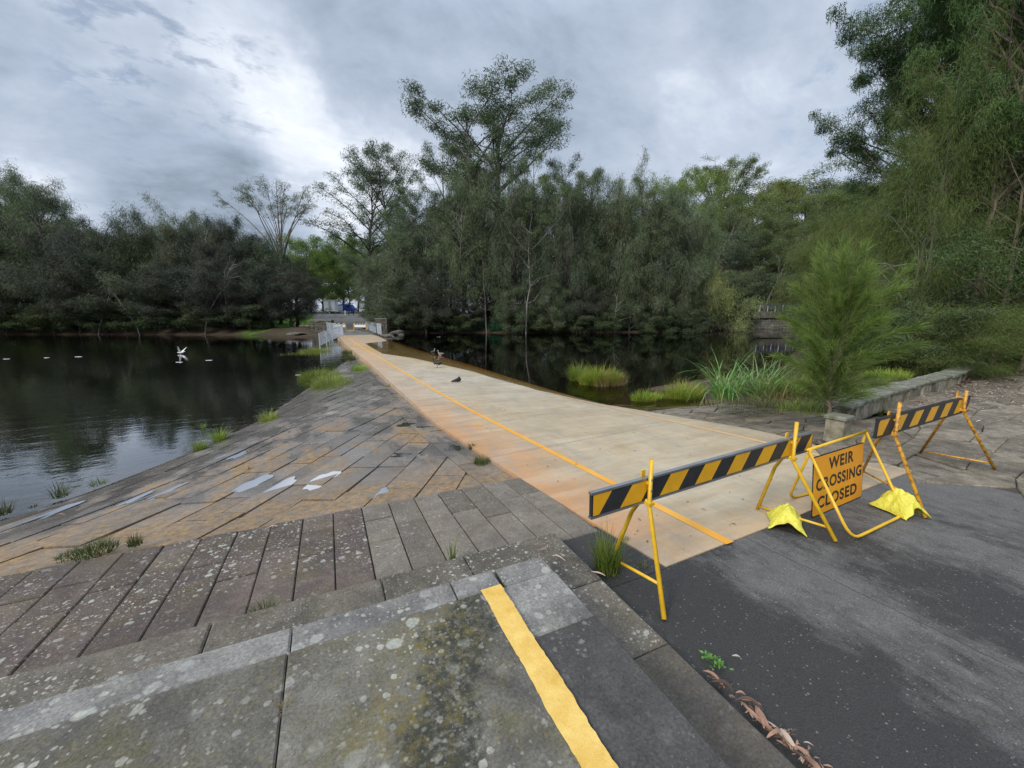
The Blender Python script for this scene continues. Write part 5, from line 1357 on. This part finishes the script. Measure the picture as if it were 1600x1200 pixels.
# young she-oak by the block
def sapling():
    r = np.random.default_rng(77); p = at(1292, 676, -.12); Ht = 2.85; paths = []; C = []; D = []
    m = 14; z = np.linspace(0, 1, m); tr_ = np.stack([-.06 * np.sin(z * 2.2) + .02 * r.normal(0, 1, m), .03 * np.sin(z * 5), z * Ht], 1); paths.append((tr_, .032, .004))
    for i in range(110):
        u = .14 + .82 * (i + r.uniform()) / 110; k = u * (m - 1); i0 = int(k); p0 = tr_[i0] + (tr_[min(i0 + 1, m - 1)] - tr_[i0]) * (k - i0)
        az = i * 2.4 + r.uniform(-.4, .4); R = 1.12 * (math.sin(PI * min(1, .14 + u * .74)) ** .8) * r.uniform(.45, 1.1) * (1 if u < .72 else .62)
        e = r.uniform(.35, .85) + .55 * u
        d0 = np.array([math.cos(az) * math.cos(e), math.sin(az) * math.cos(e), math.sin(e)])
        t = np.linspace(0, 1, 7)[:, None]; pth = p0 + d0 * R * t + np.array([0, 0, 1]) * (.18 * R * t ** 2 - .28 * R * t ** 3 * (u < .6))
        paths.append((pth, .010, .002))
        n = int(400 * max(R, .3) * (.35 if u > .72 else 1)); tt = r.uniform(.12, 1, n) ** .8; kk = np.minimum(tt, .999) * 6; a0 = kk.astype(int)
        c = pth[a0] + (pth[a0 + 1] - pth[a0]) * (kk - a0)[:, None]
        tan = nrm(pth[a0 + 1] - pth[a0])
        dd = nrm(tan * .9 + r.normal(0, .38, (n, 3)) + np.array([0, 0, .05]))
        C.append(c + r.normal(0, .014, (n, 3))); D.append(dd)
    for az, e, L, u in ((2.9, 1.0, .95, .62), (3.3, .75, .9, .55), (.4, .9, .75, .66), (5.9, .6, .8, .60), (1.9, 1.2, .6, .8), (.1, .45, .85, .5), (4.3, .9, .6, .72)):
        k = u * (m - 1); p0 = tr_[int(k)]; az -= YAW
        d0 = np.array([math.cos(az) * math.cos(e), math.sin(az) * math.cos(e), math.sin(e)]); t = np.linspace(0, 1, 7)[:, None]
        pth = p0 + d0 * L * t; paths.append((pth, .010, .003)); n = 260; tt = r.uniform(.1, 1, n); kk = np.minimum(tt, .999) * 6; a0 = kk.astype(int)
        C.append(pth[a0] + (pth[a0 + 1] - pth[a0]) * (kk - a0)[:, None]); D.append(nrm(d0 * 1.0 + r.normal(0, .22, (n, 3))))
    C.append(tr_[np.full(260, m - 2)] * 1 + np.stack([np.zeros(260), np.zeros(260), r.uniform(-.9, .15, 260)], 1)); D.append(nrm(np.array([0, 0, 1.0]) + r.normal(0, .25, (260, 3))))
    C = np.concatenate(C); D = np.concatenate(D); n = len(C)
    root = empty('young_she_oak', (p.x, p.y, p.z - .02), 0, 'young bright green feathery she-oak beside the pale stone block', 'young tree')
    L = r.uniform(.10, .24, n); w = r.uniform(.0035, .007, n)
    link(bpy.data.objects.new('crown', np_mesh('crown', leafquads(C, D, L, w * 1.6, r, .25), n, M_sap)), root)
    tm = tubes_np(paths, 6); tm.materials.append(M_barkbrown); link(bpy.data.objects.new('trunk', tm), root)
sapling()

# ---------------------------------------------------------------- far bridge, signs, vehicles
def railing(A, B, label, hgt=1.2, step=.17):
    A, B = Vector(A), Vector(B); d = B - A; L = math.hypot(d.x, d.y)
    root = empty('handrail', A, 0, label, 'handrail', 'pale steel handrails of the far bridge'); up = Vector((0, 0, 1))
    mb = MB(); mb.tube([up * hgt, d + up * hgt], .035, 8); mb.build('top_rail', M_galv, root)
    mb = MB(); mb.tube([up * .12, d + up * .12], .022, 6); mb.build('bottom_rail', M_galv, root)
    n = int(L / step); mb = MB()
    for i in range(1, n): mb.tube([d * (i / n) + up * .12, d * (i / n) + up * hgt], .009, 4)
    mb.build('balusters', M_galv, root)
    k = max(2, int(L / 2.4) + 1)
    for i in range(k):
        q = d * (i / (k - 1)); mb = MB(); mb.tube([q + up * -.15, q + up * (hgt + .02)], .035, 8); mb.build('post', M_galv, root)
def g_(px, py, z): p = at(px, py, z); return (p.x, p.y, z)
railing(g_(500, 542, -.80), g_(535.5, 525, -.45), 'white handrail slanting down into the water left of the far bridge', 1.08)
railing(g_(536.5, 524.5, -.45), (lerp_t(61, [(47, .75), (62, -.5)]), 61, -.42), 'steel handrail along the left side of the far bridge', 1.15)
railing(g_(596, 524.5, -.45), g_(573, 515.5, -.42), 'pale steel handrail along the right side of the far bridge', 1.22)
mb = MB()
for x in (-.35, 4.55): mb.box((x + .1, 54, -.45), (.25, 15, .5), .03)
tag(mb.build('bridge_abutment', M_rock), kind='structure')
def pillar(px, py, z, w, h_, label, seed):
    p = at(px, py, z); R = random.Random(seed); mb = MB(); root = empty('stone_pillar', p, -YAW, label, 'stone pillar', 'stacked stone pillars at the far end of the bridge'); zz = -.2
    while zz < h_:
        t = R.uniform(.16, .30); x = -w / 2
        while x < w / 2:
            l = R.uniform(.3, .8); l = min(l, w / 2 - x + .05); mb.box((x + l / 2, R.uniform(-.06, .06), zz + t / 2), (l - .03, .9, t - .025), R.uniform(-.03, .03), bev=.03); x += l
        zz += t
    mb.build('stone_courses', M_rock, root); m2 = MB(); m2.box((0, 0, zz + .04), (w + .15, 1.0, .12), bev=.03); m2.build('capstone', M_cope, root)
pillar(497, 517, -.35, 1.5, 1.25, 'stacked stone pillar left of the far bridge', 1)
pillar(513, 517, -.35, 1.2, 1.1, 'stone pillar between the left pillar and the striped barrier', 2)
pillar(598, 521, -.4, 1.3, 1.55, 'stacked stone pillar right of the far bridge', 3)
# far striped barriers
def far_barrier(pa, pb, z, label, D):
    A, B = Vector(g_(*pa, z)), Vector(g_(*pb, z)); d = B - A; L = d.length; a = math.atan2(d.y, d.x); e = d.normalized()
    root = empty('far_barrier', A, 0, label, 'barrier', 'small striped barriers across the far end')
    mb = MB(); mb.box(e * L / 2 + Vector((0, 0, .62)), (L, .04, .34), a); mb.build('white_panel', M_white, root)
    mb = MB(); mb.box(e * L / 2 + Vector((0, 0, .93)), (L, .05, .20), a); mb.build('black_board', M_blk, root)
    mb = MB(); n = 5; nb = Vector((e.y, -e.x, 0)) * .03
    for sgn in (1, -1):
        for i in range(n):
            x = L * (i + .1) / n; w = L / n * .5
            mb.add([e * x + Vector((0, 0, .84)) + nb * sgn, e * (x + w) + Vector((0, 0, .84)) + nb * sgn, e * (x + w + .12) + Vector((0, 0, 1.02)) + nb * sgn, e * (x + .12) + Vector((0, 0, 1.02)) + nb * sgn], [(0, 1, 2, 3) if sgn > 0 else (3, 2, 1, 0)])
    mb.build('stripes', M_amb, root)
    for k in (.03, .97):
        mb = MB(); mb.box(e * L * k + Vector((0, 0, .5)), (.09, .09, 1.05), a); mb.build('leg', M_yel, root)
far_barrier((507, 516.5), (541, 516.5), -.38, 'striped barrier with white panel at the left of the far road end', 60)
far_barrier((553, 516.5), (573, 516.5), -.38, 'striped barrier with white panel at the right of the far road end', 60)
# low frame between them
A, B = Vector(g_(541, 517.5, -.38)), Vector(g_(553, 517.5, -.38)); root = empty('road_frame', A, 0, 'low yellow tube frame closing the gap between the far striped barriers', 'frame')
mb = MB(); d = B - A; mb.tube([Vector((0, 0, .85)), Vector((0, 0, .05)), d + Vector((0, 0, .05)), d + Vector((0, 0, .85))], .04, 6); mb.build('tube_loop', M_yel, root)
def road_sign(px, py, z, h_, pw, ph, zc, posts, label, px2=None):
    p = Vector(g_(px, py, z)); root = empty('road_sign', p, -YAW, label, 'road sign', 'pale signs on posts at the far right of the bridge')
    for x in posts:
        mb = MB(); mb.tube([(x, 0, -.1), (x, 0, h_)], .045, 8); mb.build('post', M_galv, root)
    if pw: mb = MB(); mb.box((sum(posts) / len(posts), -.06, zc), (pw, .03, ph), bev=.008); mb.build('sign_panel', M_signgrey, root)
    return root
q = road_sign(571, 503, .1, 3.1, .95, 1.15, 2.45, (-.05, .95), 'large pale sign panel on two posts beyond the right handrail')
mb = MB(); mb.box((.55, -.08, 1.55), (.75, .03, .3)); mb.build('lower_panel', M_signgrey, q)
road_sign(576.5, 508, -.3, 3.4, 0, 0, 0, (0,), 'tall plain pole in front of the large pale sign')
road_sign(589.5, 504, -.1, 2.5, .5, .9, 1.5, (0,), 'narrow pale sign on a single post above the right stone pillar')

def wheel(root, c, r, w=.22):
    o = empty('wheel', c, 0); o.parent = root
    def disc(r, w, mt, nm):
        mb = MB(); n = 18; mb.tube([(0, -w / 2, 0), (0, w / 2, 0)], r, n); mb.build(nm, mt, o)
    disc(r, w, M_rub, 'tyre'); disc(r * .55, w + .02, M_galv, 'rim')
DV = 97.0
x0, y0 = far(517, DV); zv = deck_z(0, y0) if False else lerp_t(y0, DZ)
zg = depth_z(491, DV)
tr_ = empty('box_trailer', (x0, y0, zg), -YAW, 'white box trailer with awning parked on the far road', 'trailer')
mb = MB(); mb.box((.2, 0, 1.95), (3.2, 2.2, 2.5), bev=.05); mb.build('body', M_white, tr_)
mb = MB(); mb.box((-.1, 0, 3.28), (4.3, 2.6, .10)); mb.build('roof', M_white, tr_)
mb = MB(); mb.box((.5, 0, .62), (5.2, 1.9, .16)); mb.build('chassis', M_galv, tr_)
mb = MB(); mb.box((.35, -1.115, 1.95), (.75, .04, 2.1)); mb.build('door', M_signgrey, tr_)
for sx in (-.9, .1):
    for yy in (-1.0, 1.0): wheel(tr_, (sx, yy, .38), .38)
mb = MB(); mb.tube([(3.1, 0, .62), (4.0, 0, .5)], .05, 6); mb.build('tow_bar', M_galv, tr_); tr_.scale = (.82, .82, 1.0)
x0, y0 = far(538, DV + 4); zg2 = depth_z(489.5, DV + 4)
bv = empty('blue_van', (x0, y0, zg2), -YAW, 'blue van with long flat roofline parked beside the white trailer', 'van')
mb = MB()
prof = [(-2.6, .4), (-2.6, 2.1), (1.0, 2.3), (1.9, 2.15), (2.5, 1.35), (2.9, 1.2), (2.95, .4)]
n = len(prof); mb.add([(x, -.95, z) for x, z in prof] + [(x, .95, z) for x, z in prof], [tuple(range(n))[::-1], tuple(range(n, 2 * n))] + [(i, (i + 1) % n, (i + 1) % n + n, i + n) for i in range(n)]); mb.build('body', M_blue, bv)
mb = MB(); mb.box((1.45, -.97, 1.72), (.9, .04, .55)); mb.build('side_window', M_glass, bv)
mb = MB(); mb.box((-.9, -.98, 1.25), (2.0, .05, 1.3)); mb.build('side_panel', M_white, bv)
mb = MB(); mb.box((-.4, 0, 2.48), (5.2, 2.0, .12)); mb.build('roof_rack', M_blue, bv)
for sx in (-1.7, 1.9):
    for yy in (-.85, .85): wheel(bv, (sx, yy, .36), .36)
for px, lb in ((539.5, 'white bollard post in front of the blue van'), (545, 'dark bollard at the nose of the blue van'), (552, 'dark bollard right of the blue van')):
    x, y = far(px, 88); z = lerp_t(y, DZ); mb = MB(); mb.tube([(0, 0, -.1), (0, 0, 1.0), (0, 0, 1.06)], [.09, .09, .04], 10)
    o = mb.build('bollard', M_white if 'white' in lb else M_blk); o.location = (x, y, max(z, gz(x, y))); tag(o, lb, 'bollard')
x, y = far(551, 104); osn = empty('warning_sign', (x, y, gz(x, y)), -YAW, 'small distant orange diamond sign on a post behind the blue van', 'sign')
mb = MB(); mb.tube([(0, 0, 0), (0, 0, 3.6)], .05, 6); mb.build('post', M_galv, osn)
mb = MB(); mb.box((0, -.08, 3.6), (.75, .03, .75), M=Matrix.Rotation(PI / 4, 3, 'Y')); mb.build('panel', M_sign, osn)
# pale rail seen through the left trees
A = Vector((*far(183, 58), 0)); B = Vector((*far(229, 58), 0)); z = depth_z(509, 58)
root = empty('white_rail', (A.x, A.y, z - .6), 0, 'low white rail glimpsed under the left bank trees', 'rail')
mb = MB(); mb.box((B - A) / 2 + Vector((0, 0, .6)), ((B - A).length, .06, .14), math.atan2((B - A).y, (B - A).x)); mb.build('rail', M_white, root)
for k in (.05, .5, .95): mb = MB(); mb.box((B - A) * k + Vector((0, 0, .2)), (.1, .1, .8)); mb.build('post', M_white, root)
# muddy bank logs left of the bridge
for i, (px, py, l, a, lb) in enumerate(((455, 518, 3.4, .1, 'long dark log on the muddy bank left of the bridge'), (478, 519, 2.0, -.3, 'short dark log near the stone pillar'))):
    p = at(px, py, -.6); mb = MB(); mb.tube([(-l / 2, 0, .1), (0, .08, .16), (l / 2, -.05, .1)], [.16, .14, .09], 8); o = mb.build('log', M_barkbrown, smooth=True); o.location = (p.x, p.y, max(gz(p.x, p.y), WL_L)); o.rotation_euler = (0, 0, a - YAW); tag(o, lb, 'log')

# ---------------------------------------------------------------- birds
def loft(name, stations, mat, parent=None, n=12, loc=None):
    mb = MB(); mb.tube([s_[0] for s_ in stations], [s_[1] for s_ in stations], n); return mb.build(name, mat, parent, smooth=True)
def duck(px, py, z, rz, label, matb, matw, s=1.0, neck=1.0, head=None):
    p = at(px, py, z); root = empty('duck', (p.x, p.y, z), rz, label, 'duck', 'ducks standing on the crossing')
    root.scale = (s, s, s)
    L = .085
    loft('body', [((-.25, 0, L + .13), (.012, .008)), ((-.19, 0, L + .11), (.045, .028)), ((-.10, 0, L + .09), (.075, .062)), ((0, 0, L + .085), (.085, .078)), ((.08, 0, L + .10), (.075, .072)), ((.13, 0, L + .14), (.048, .052)),
                  ((.15, 0, L + .14 + .09 * neck), (.028, .03)), ((.155, 0, L + .14 + .17 * neck), (.027, .027)), ((.175, 0, L + .18 + .18 * neck), (.034, .034)), ((.205, 0, L + .185 + .18 * neck), (.026, .026)), ((.222, 0, L + .18 + .18 * neck), (.014, .014))], matb, root)
    loft('bill', [((.215, 0, L + .18 + .18 * neck), (.014, .012)), ((.25, 0, L + .168 + .18 * neck), (.013, .006)), ((.272, 0, L + .162 + .18 * neck), (.010, .004))], M_redf, root)
    loft('flank_patch', [((-.13, 0, L + .06), (.03, .02)), ((-.04, 0, L + .05), (.072, .05)), ((.06, 0, L + .06), (.072, .05)), ((.12, 0, L + .09), (.03, .02))], M_whitef, root)
    for sg_ in (-1, 1):
        loft('wing', [((-.20, sg_ * .03, L + .125), (.012, .02)), ((-.10, sg_ * .068, L + .11), (.018, .045)), ((.02, sg_ * .08, L + .105), (.018, .05)), ((.09, sg_ * .062, L + .115), (.01, .025))], matw, root)
        mb = MB(); mb.tube([(-.01, sg_ * .035, L + .03), (0, sg_ * .035, .05), (.005, sg_ * .035, .006)], [.012, .006, .006], 6)
        mb.add([(-.01, sg_ * .035, .004), (.06, sg_ * .035 + .03, .003), (.068, sg_ * .035, .003), (.06, sg_ * .035 - .03, .003), (.01, sg_ * .035, .012)], [(0, 3, 2, 4), (0, 4, 2, 1)])
        mb.build('leg', M_redf, root)
def dz_(px, py):
    p = at(px, py, -.47)
    for _ in range(4): p = at(px, py, deck_z(p.x, p.y))
    return p.z
duck(683.5, 574.5, dz_(683.5, 574.5), 2.6, 'black and white duck standing on the dry concrete, nearest of the standing three', M_blackf, M_blackf, 1.05, .55)
duck(688.5, 558, dz_(688.5, 558), 2.2, 'pale grey brown duck standing in the shallow overflow', M_greyf, M_greyf, 1.05, .5)
duck(677, 555, dz_(677, 555), .8, 'dark brown duck standing in the shallow overflow, farthest one', M_greyf, M_blackf, 1.05, .5)
p = at(714, 597, dz_(714, 597)); root = empty('resting_bird', p, -YAW + .15, 'black bird crouched on the dry concrete of the crossing', 'bird')
loft('body', [((-.20, 0, .02), (.012, .008)), ((-.13, 0, .035), (.03, .02)), ((-.05, 0, .06), (.055, .045)), ((.03, 0, .085), (.075, .07)), ((.09, 0, .095), (.062, .075)), ((.12, 0, .12), (.04, .045)), ((.10, 0, .165), (.03, .03)), ((.07, 0, .175), (.022, .022)), ((.05, 0, .17), (.01, .01))], M_blackf, root)
for sg_ in (-1, 1): loft('wing', [((-.20, sg_ * .02, .03), (.008, .012)), ((-.06, sg_ * .052, .07), (.014, .035)), ((.06, sg_ * .07, .10), (.014, .045)), ((.11, sg_ * .05, .10), (.008, .02))], M_blackf, root)
loft('bill', [((.055, 0, .168), (.008, .008)), ((.02, 0, .155), (.003, .003))], M_redf, root)
p = at(283, 553, WL_L); root = empty('white_bird', p, -YAW, 'white water bird with raised wings alighting on the left water', 'bird'); root.scale = (.72, .72, .72)
loft('body', [((-.36, 0, .14), (.02, .01)), ((-.20, 0, .12), (.06, .05)), ((0, 0, .12), (.11, .10)), ((.18, 0, .14), (.08, .08)), ((.28, 0, .20), (.04, .04)), ((.34, 0, .23), (.045, .045)), ((.40, 0, .22), (.015, .015)), ((.48, 0, .20), (.006, .006))], M_whitef, root)
for sg_, dx_, hh_ in ((-1, .10, .62), (1, .34, .50)):
    mb = MB(); nn_ = 6
    for k in range(nn_ + 1):
        t = k / nn_; w = .16 * (1 - t * .75); zz = .15 + hh_ * t; xx = dx_ * t ** 1.3; yy = sg_ * (.06 + .32 * t)
        mb.v += [(xx - w, yy, zz - .05), (xx + w * .7, yy, zz), (xx + w * .7, yy + sg_ * .015, zz + .01), (xx - w, yy + sg_ * .01, zz - .04)]
    for k in range(nn_):
        for j in range(4): a = k * 4 + j; b = k * 4 + (j + 1) % 4; mb.f.append((a, b, b + 4, a + 4)); mb.m.append(0)
    mb.f += [(3, 2, 1, 0), tuple(nn_ * 4 + j for j in range(4))]; mb.m += [0, 0]
    mb.build('wing', M_whitef, root)
for i, (px, py, l, lb) in enumerate(((123, 557.5, .7, 'pale floating streak of foam below the left bank, longest one'), (73, 559, .5, 'short pale foam streak left of the longest one'), (10, 561, .6, 'faint foam streak at the left edge of the picture'), (280, 566, .7, 'white foam streak just below the white bird'), (327, 563, .7, 'thin foam streak right of the white bird'), (466, 586, .45, 'small foam patch near the grass clumps'))):
    p = at(px, py, WL_L); R = random.Random(i); mb = MB(); nn_ = 16; l *= .62
    ring = [(l / 2 * math.cos(a) * R.uniform(.7, 1.1), .10 * math.sin(a) * R.uniform(.5, 1.2)) for a in [2 * PI * k / nn_ for k in range(nn_)]]
    mb.add([(x, y, .006) for x, y in ring] + [(x * 1.02, y * 1.05, -.01) for x, y in ring], [tuple(range(nn_))] + [(k, k + nn_, (k + 1) % nn_ + nn_, (k + 1) % nn_) for k in range(nn_)])
    o = mb.build('foam_streak', M_white); o.location = p; o.rotation_euler = (0, 0, -YAW + .05); tag(o, lb, 'foam')

# ---------------------------------------------------------------- fallen bark and leaves
def curl_leaf(L, w, curl, R):
    mb = MB(); n = 7; ph = R.uniform(0, 6)
    for k in range(n + 1):
        t = k / n; ww = w / 2 * math.sin(PI * min(.98, max(.05, t))) ** .6; x = (t - .5) * L; y = .12 * L * math.sin(t * 3 + ph); z = .004 + curl * (math.sin(PI * t)) * L * .25
        mb.v += [(x, y - ww, z + ww * .5), (x, y, z), (x, y + ww, z + ww * .6)]
    for k in range(n):
        for j in (0, 1): a = k * 3 + j; mb.f.append((a, a + 1, a + 4, a + 3)); mb.m.append(0)
    return mb
def scatter(name, spots_, mat, label=None, cat=None, kind=None):
    allm = MB()
    for (x, y, z, L, w, rz, R) in spots_:
        m = curl_leaf(L, w, R.uniform(.1, .9), R); c, s_ = math.cos(rz), math.sin(rz)
        allm.add([(x + c * a - s_ * b, y + s_ * a + c * b, z + zz) for a, b, zz in m.v], m.f)
    o = allm.build(name, mat, smooth=True); return tag(o, label, cat, None, kind)
R = random.Random(31); sp0 = []; sp1 = []; sp3 = []
for k in range(330):
    big = k < 34; t = R.uniform(0, 1) ** (.75 if big else .6); y = 1.18 - .95 * t
    x = 1.655 + abs(R.gauss(0, .018 + .05 * t)); L = R.uniform(.06, .14) if big else R.uniform(.012, .045)
    (sp0 if R.random() < .6 else sp1 if R.random() < .35 else sp3).append((x, y, .008 + lerp_t(y, DZ) + R.uniform(0, .012), L, L * R.uniform(.14, .34), PI / 2 + R.gauss(0, .5 if big else 1.6), R))
scatter('twig_litter', sp3, simple('dark_twig', (.10, .06, .04), .9, var=.4), 'dark leaf fragments and twigs in the gutter by the kerb', 'leaf litter', 'stuff')
scatter('bark_litter', sp0, M_barklit, 'curled brown bark and leaves piled along the kerb gutter', 'leaf litter', 'stuff')
scatter('leaf_litter', sp1, M_leafpale, 'pale dead leaves among the bark along the kerb gutter', 'leaf litter', 'stuff')
sp0 = []; sp1 = []; sp2 = []
for k in range(520):
    p = wall_at(R.uniform(2, 22)); x, y, a = p; dd = abs(R.gauss(0, .75)) + .05; x += math.sin(a) * dd; y -= math.cos(a) * dd
    (sp0 if R.random() < .6 else sp1).append((x, y, court_z(x, y) + .014, R.uniform(.06, .16), R.uniform(.014, .03), R.uniform(0, 6.3), R))
for k in range(160):
    p = at(R.uniform(1430, 1600), R.uniform(585, 640), 0); sp1.append((p.x, p.y, court_z(p.x, p.y) + .014, R.uniform(.05, .14), R.uniform(.01, .03), R.uniform(0, 6.3), R))
scatter('court_bark_litter', sp0, simple('pinkish_bark', (.20, .115, .085), .85, var=.5, scale=9), 'pinkish bark and leaf litter lying along the foot of the low wall', 'leaf litter', 'stuff')
scatter('court_leaf_litter', sp1, M_leafpale, 'pale leaves scattered on the flagstone court', 'leaf litter', 'stuff')
for k in range(170):
    x = R.uniform(2.3, 6.6); y = 2.2 + 16 * R.random() ** 1.6; sp2.append((x, y, deck_z(x, y) + .002, R.uniform(.015, .05), R.uniform(.004, .012), R.uniform(0, 6.3), R))
for k in range(60):
    x = R.uniform(1.8, 6.3); y = R.uniform(-1, 1.9); sp2.append((x, y, lerp_t(y, DZ) + .002, R.uniform(.015, .04), R.uniform(.004, .012), R.uniform(0, 6.3), R))
scatter('deck_crumbs', sp2, simple('dark_crumb', (.09, .06, .04), .9), 'small dark leaf crumbs scattered on the concrete crossing', 'leaf litter', 'stuff')
for i, (px, py, z, L, w, rz, mt, lb) in enumerate(((426, 825, -.10, .085, .02, .3, M_leafpale, 'pale pink leaf lying on the pavers near the seam'), (710, 809, -.10, .05, .012, .1, M_leafpale, 'small pale leaf in a joint of the middle pavers'),
        (770, 822, -.09, .045, .010, -.2, M_barklit, 'tiny pinkish leaf on the right pavers'), (850, 861, .09, .055, .022, .2, M_barklit, 'reddish dead leaf on the corner of the lower step'), (873, 874, .09, .11, .014, -.35, M_leafpale, 'curved pale leaf beside the reddish leaf on the lower step'),
        (935, 898, .09, .10, .016, -.6, M_leafpale, 'pale leaf at the foot of the rushes'), (1150, 1028, .05, .04, .014, -.5, M_leafpale, 'lone pale leaf on the dark asphalt by the kerb'), (1368, 869, -.0, .03, .012, 0, M_barklit, 'small orange leaf on the asphalt before the sign'),
        (95, 806, -.5, .10, .02, .4, M_barklit, 'reddish leaf at the waterline near the left tufts'), (590, 856, -.08, .05, .01, .3, M_leafpale, 'small leaf on the pavers above the middle'))):
    p = at(px, py, z); m = curl_leaf(L, w, .5, random.Random(i)); o = m.build('fallen_leaf', mt, smooth=True); o.location = (p.x, p.y, z + .004); o.rotation_euler = (0, 0, rz - YAW); tag(o, lb, 'leaf', 'single fallen leaves')

# ---------------------------------------------------------------- sky, sun, camera
SUN_AZ = -math.radians(112); SUN_EL = math.radians(34)     # behind and left of the view, through thin cloud
w = bpy.data.worlds.new('World'); S.world = w; w.use_nodes = True; t = w.node_tree; t.nodes.clear()
class WN(NT):
    def __init__(s, tree): s.t = tree; s.out = tree.nodes.new('ShaderNodeOutputWorld'); s.tc = tree.nodes.new('ShaderNodeTexCoord')
n = WN(t)
sky = n.n('TexSky', _sky_type='NISHITA', _sun_disc=False, _sun_elevation=SUN_EL, _sun_rotation=SUN_AZ)
dirv = n.tc.outputs['Generated']; X, Y, Z = n.sep(dirv)
zz = n.math('MAXIMUM', n.math('ADD', Z, .30), .05)
cv = n.n('CombineXYZ', X=n.math('DIVIDE', X, zz), Y=n.math('DIVIDE', Y, zz), Z=0.0).outputs[0]
mp = n.n('Mapping', Vector=cv); mp.inputs['Rotation'].default_value = (0, 0, math.radians(-35)); mp.inputs['Scale'].default_value = (1.3, 1.8, 1); mp.inputs['Location'].default_value = (3.1, 1.2, 0)
n1 = n.noise(.9, 8, .56, co=mp.outputs[0], dist=.35); n2 = n.noise(2.6, 7, .62, co=mp.outputs[0], dist=.5); n3 = n.noise(7.0, 6, .62, co=mp.outputs[0], dist=.2)
d3 = n.n('VectorMath', _operation='NORMALIZE', i0=dirv).outputs[0]
wv = n.n('TexNoise', Vector=d3, Scale=3.2, Detail=5, Roughness=.6); 
sc_ = n.n('VectorMath', _operation='MULTIPLY_ADD', i0=wv.outputs[1], i1=(.42, .42, .30), i2=(-.21, -.21, -.15)).outputs[0]
dw = n.n('VectorMath', _operation='NORMALIZE', i0=n.n('VectorMath', _operation='ADD', i0=d3, i1=sc_).outputs[0]).outputs[0]
def blob(px, py, rad, soft):
    v = Vector(ray(px, py)).normalized()
    dt = n.n('VectorMath', _operation='DOT_PRODUCT', i0=dw, i1=tuple(v)).outputs['Value']
    mr = n.n('MapRange', Value=dt, _interpolation_type='SMOOTHSTEP'); mr.inputs[1].default_value = math.cos(math.radians(rad + soft)); mr.inputs[2].default_value = math.cos(math.radians(max(0, rad - soft)))
    return mr.outputs[0]
sh = n.math('ADD', n.math('MULTIPLY', n1, .55), n.math('ADD', n.math('MULTIPLY', n2, .32), n.math('MULTIPLY', n3, .13)))
sh = n.ramp(sh, [(.34, .12), (.68, .82)])
for px, py, rad, soft, am in ((330, 235, 8, 7, -.36), (60, 215, 9, 8, -.30), (60, 60, 7, 6, -.05), (470, 40, 7, 8, -.06), (850, 20, 11, 9, -.12), (1000, 150, 11, 9, .0),
                              (120, 40, 6, 5, .25), (300, 110, 7, 6, .34), (430, 190, 5, 5, .40), (530, 260, 6, 5, .32), (190, 330, 6, 5, .30), (640, 200, 8, 7, .12), (1180, 200, 5, 5, .22), (1240, 90, 9, 9, .05), (40, 300, 5, 4, .25)):
    sh = n.math('ADD', sh, n.math('MULTIPLY', blob(px, py, rad, soft), am))
sh = n.math('MAXIMUM', n.math('MINIMUM', sh, 1.15), 0.0)
K = 10.0   # the background strength is 0.1
cloud = n.ramp(sh, [(0, (.215, .265, .33)), (.30, (.36, .425, .53)), (.6, (.49, .555, .66)), (1, (.82, .86, .93))])
gap = n.math('MULTIPLY', n.math('MAXIMUM', blob(330, 120, 4, 4), n.math('MAXIMUM', blob(200, 75, 4, 4), n.math('MULTIPLY', blob(1560, 90, 12, 8), .8))), n.ramp(n3, [(.5, 0), (.62, 1)]))
el = n.n('MapRange', Value=Z, _interpolation_type='SMOOTHSTEP'); el.inputs[1].default_value = .50; el.inputs[2].default_value = .95; el.inputs[3].default_value = 1.0; el.inputs[4].default_value = 2.7
cl = n.n('VectorMath', _operation='SCALE', i0=cloud); n.set(cl.inputs['Scale'], n.math('MULTIPLY', el.outputs[0], K))
mixc = n.mix(n.math('SUBTRACT', .96, n.math('MULTIPLY', gap, .5)), sky.outputs[0], cl.outputs[0])
bg = n.n('Background', Color=mixc, Strength=.1); n.t.links.new(bg.outputs[0], n.out.inputs[0])
sl = bpy.data.lights.new('sun', 'SUN'); sl.energy = 2.3; sl.angle = math.radians(16); sl.color = (1, .965, .91)
so_ = bpy.data.objects.new('sun', sl); link(so_)
sd = Vector((math.sin(SUN_AZ) * math.cos(SUN_EL), math.cos(SUN_AZ) * math.cos(SUN_EL), math.sin(SUN_EL)))
so_.rotation_euler = sd.to_track_quat('Z', 'Y').to_euler(); so_.location = sd * 60

cam = bpy.data.cameras.new('camera'); cam.sensor_width = 36; cam.lens = FP / 1600 * 36; cam.clip_start = .05; cam.clip_end = 3000
co_ = bpy.data.objects.new('camera', cam); link(co_); co_.location = (0, 0, H); co_.rotation_euler = (PI / 2 - PITCH, 0, -YAW)
S.camera = co_
S.view_settings.view_transform = 'Standard'; S.view_settings.look = 'None'; S.view_settings.exposure = .30; S.view_settings.gamma = 1
S.cycles.use_denoising = True; S.cycles.denoising_prefilter = 'NONE'
S.cycles.max_bounces = 5; S.cycles.transparent_max_bounces = 8; S.cycles.diffuse_bounces = 2; S.cycles.glossy_bounces = 3; S.cycles.transmission_bounces = 4
S.cycles.caustics_reflective = False; S.cycles.caustics_refractive = False; S.cycles.sample_clamp_indirect = 4
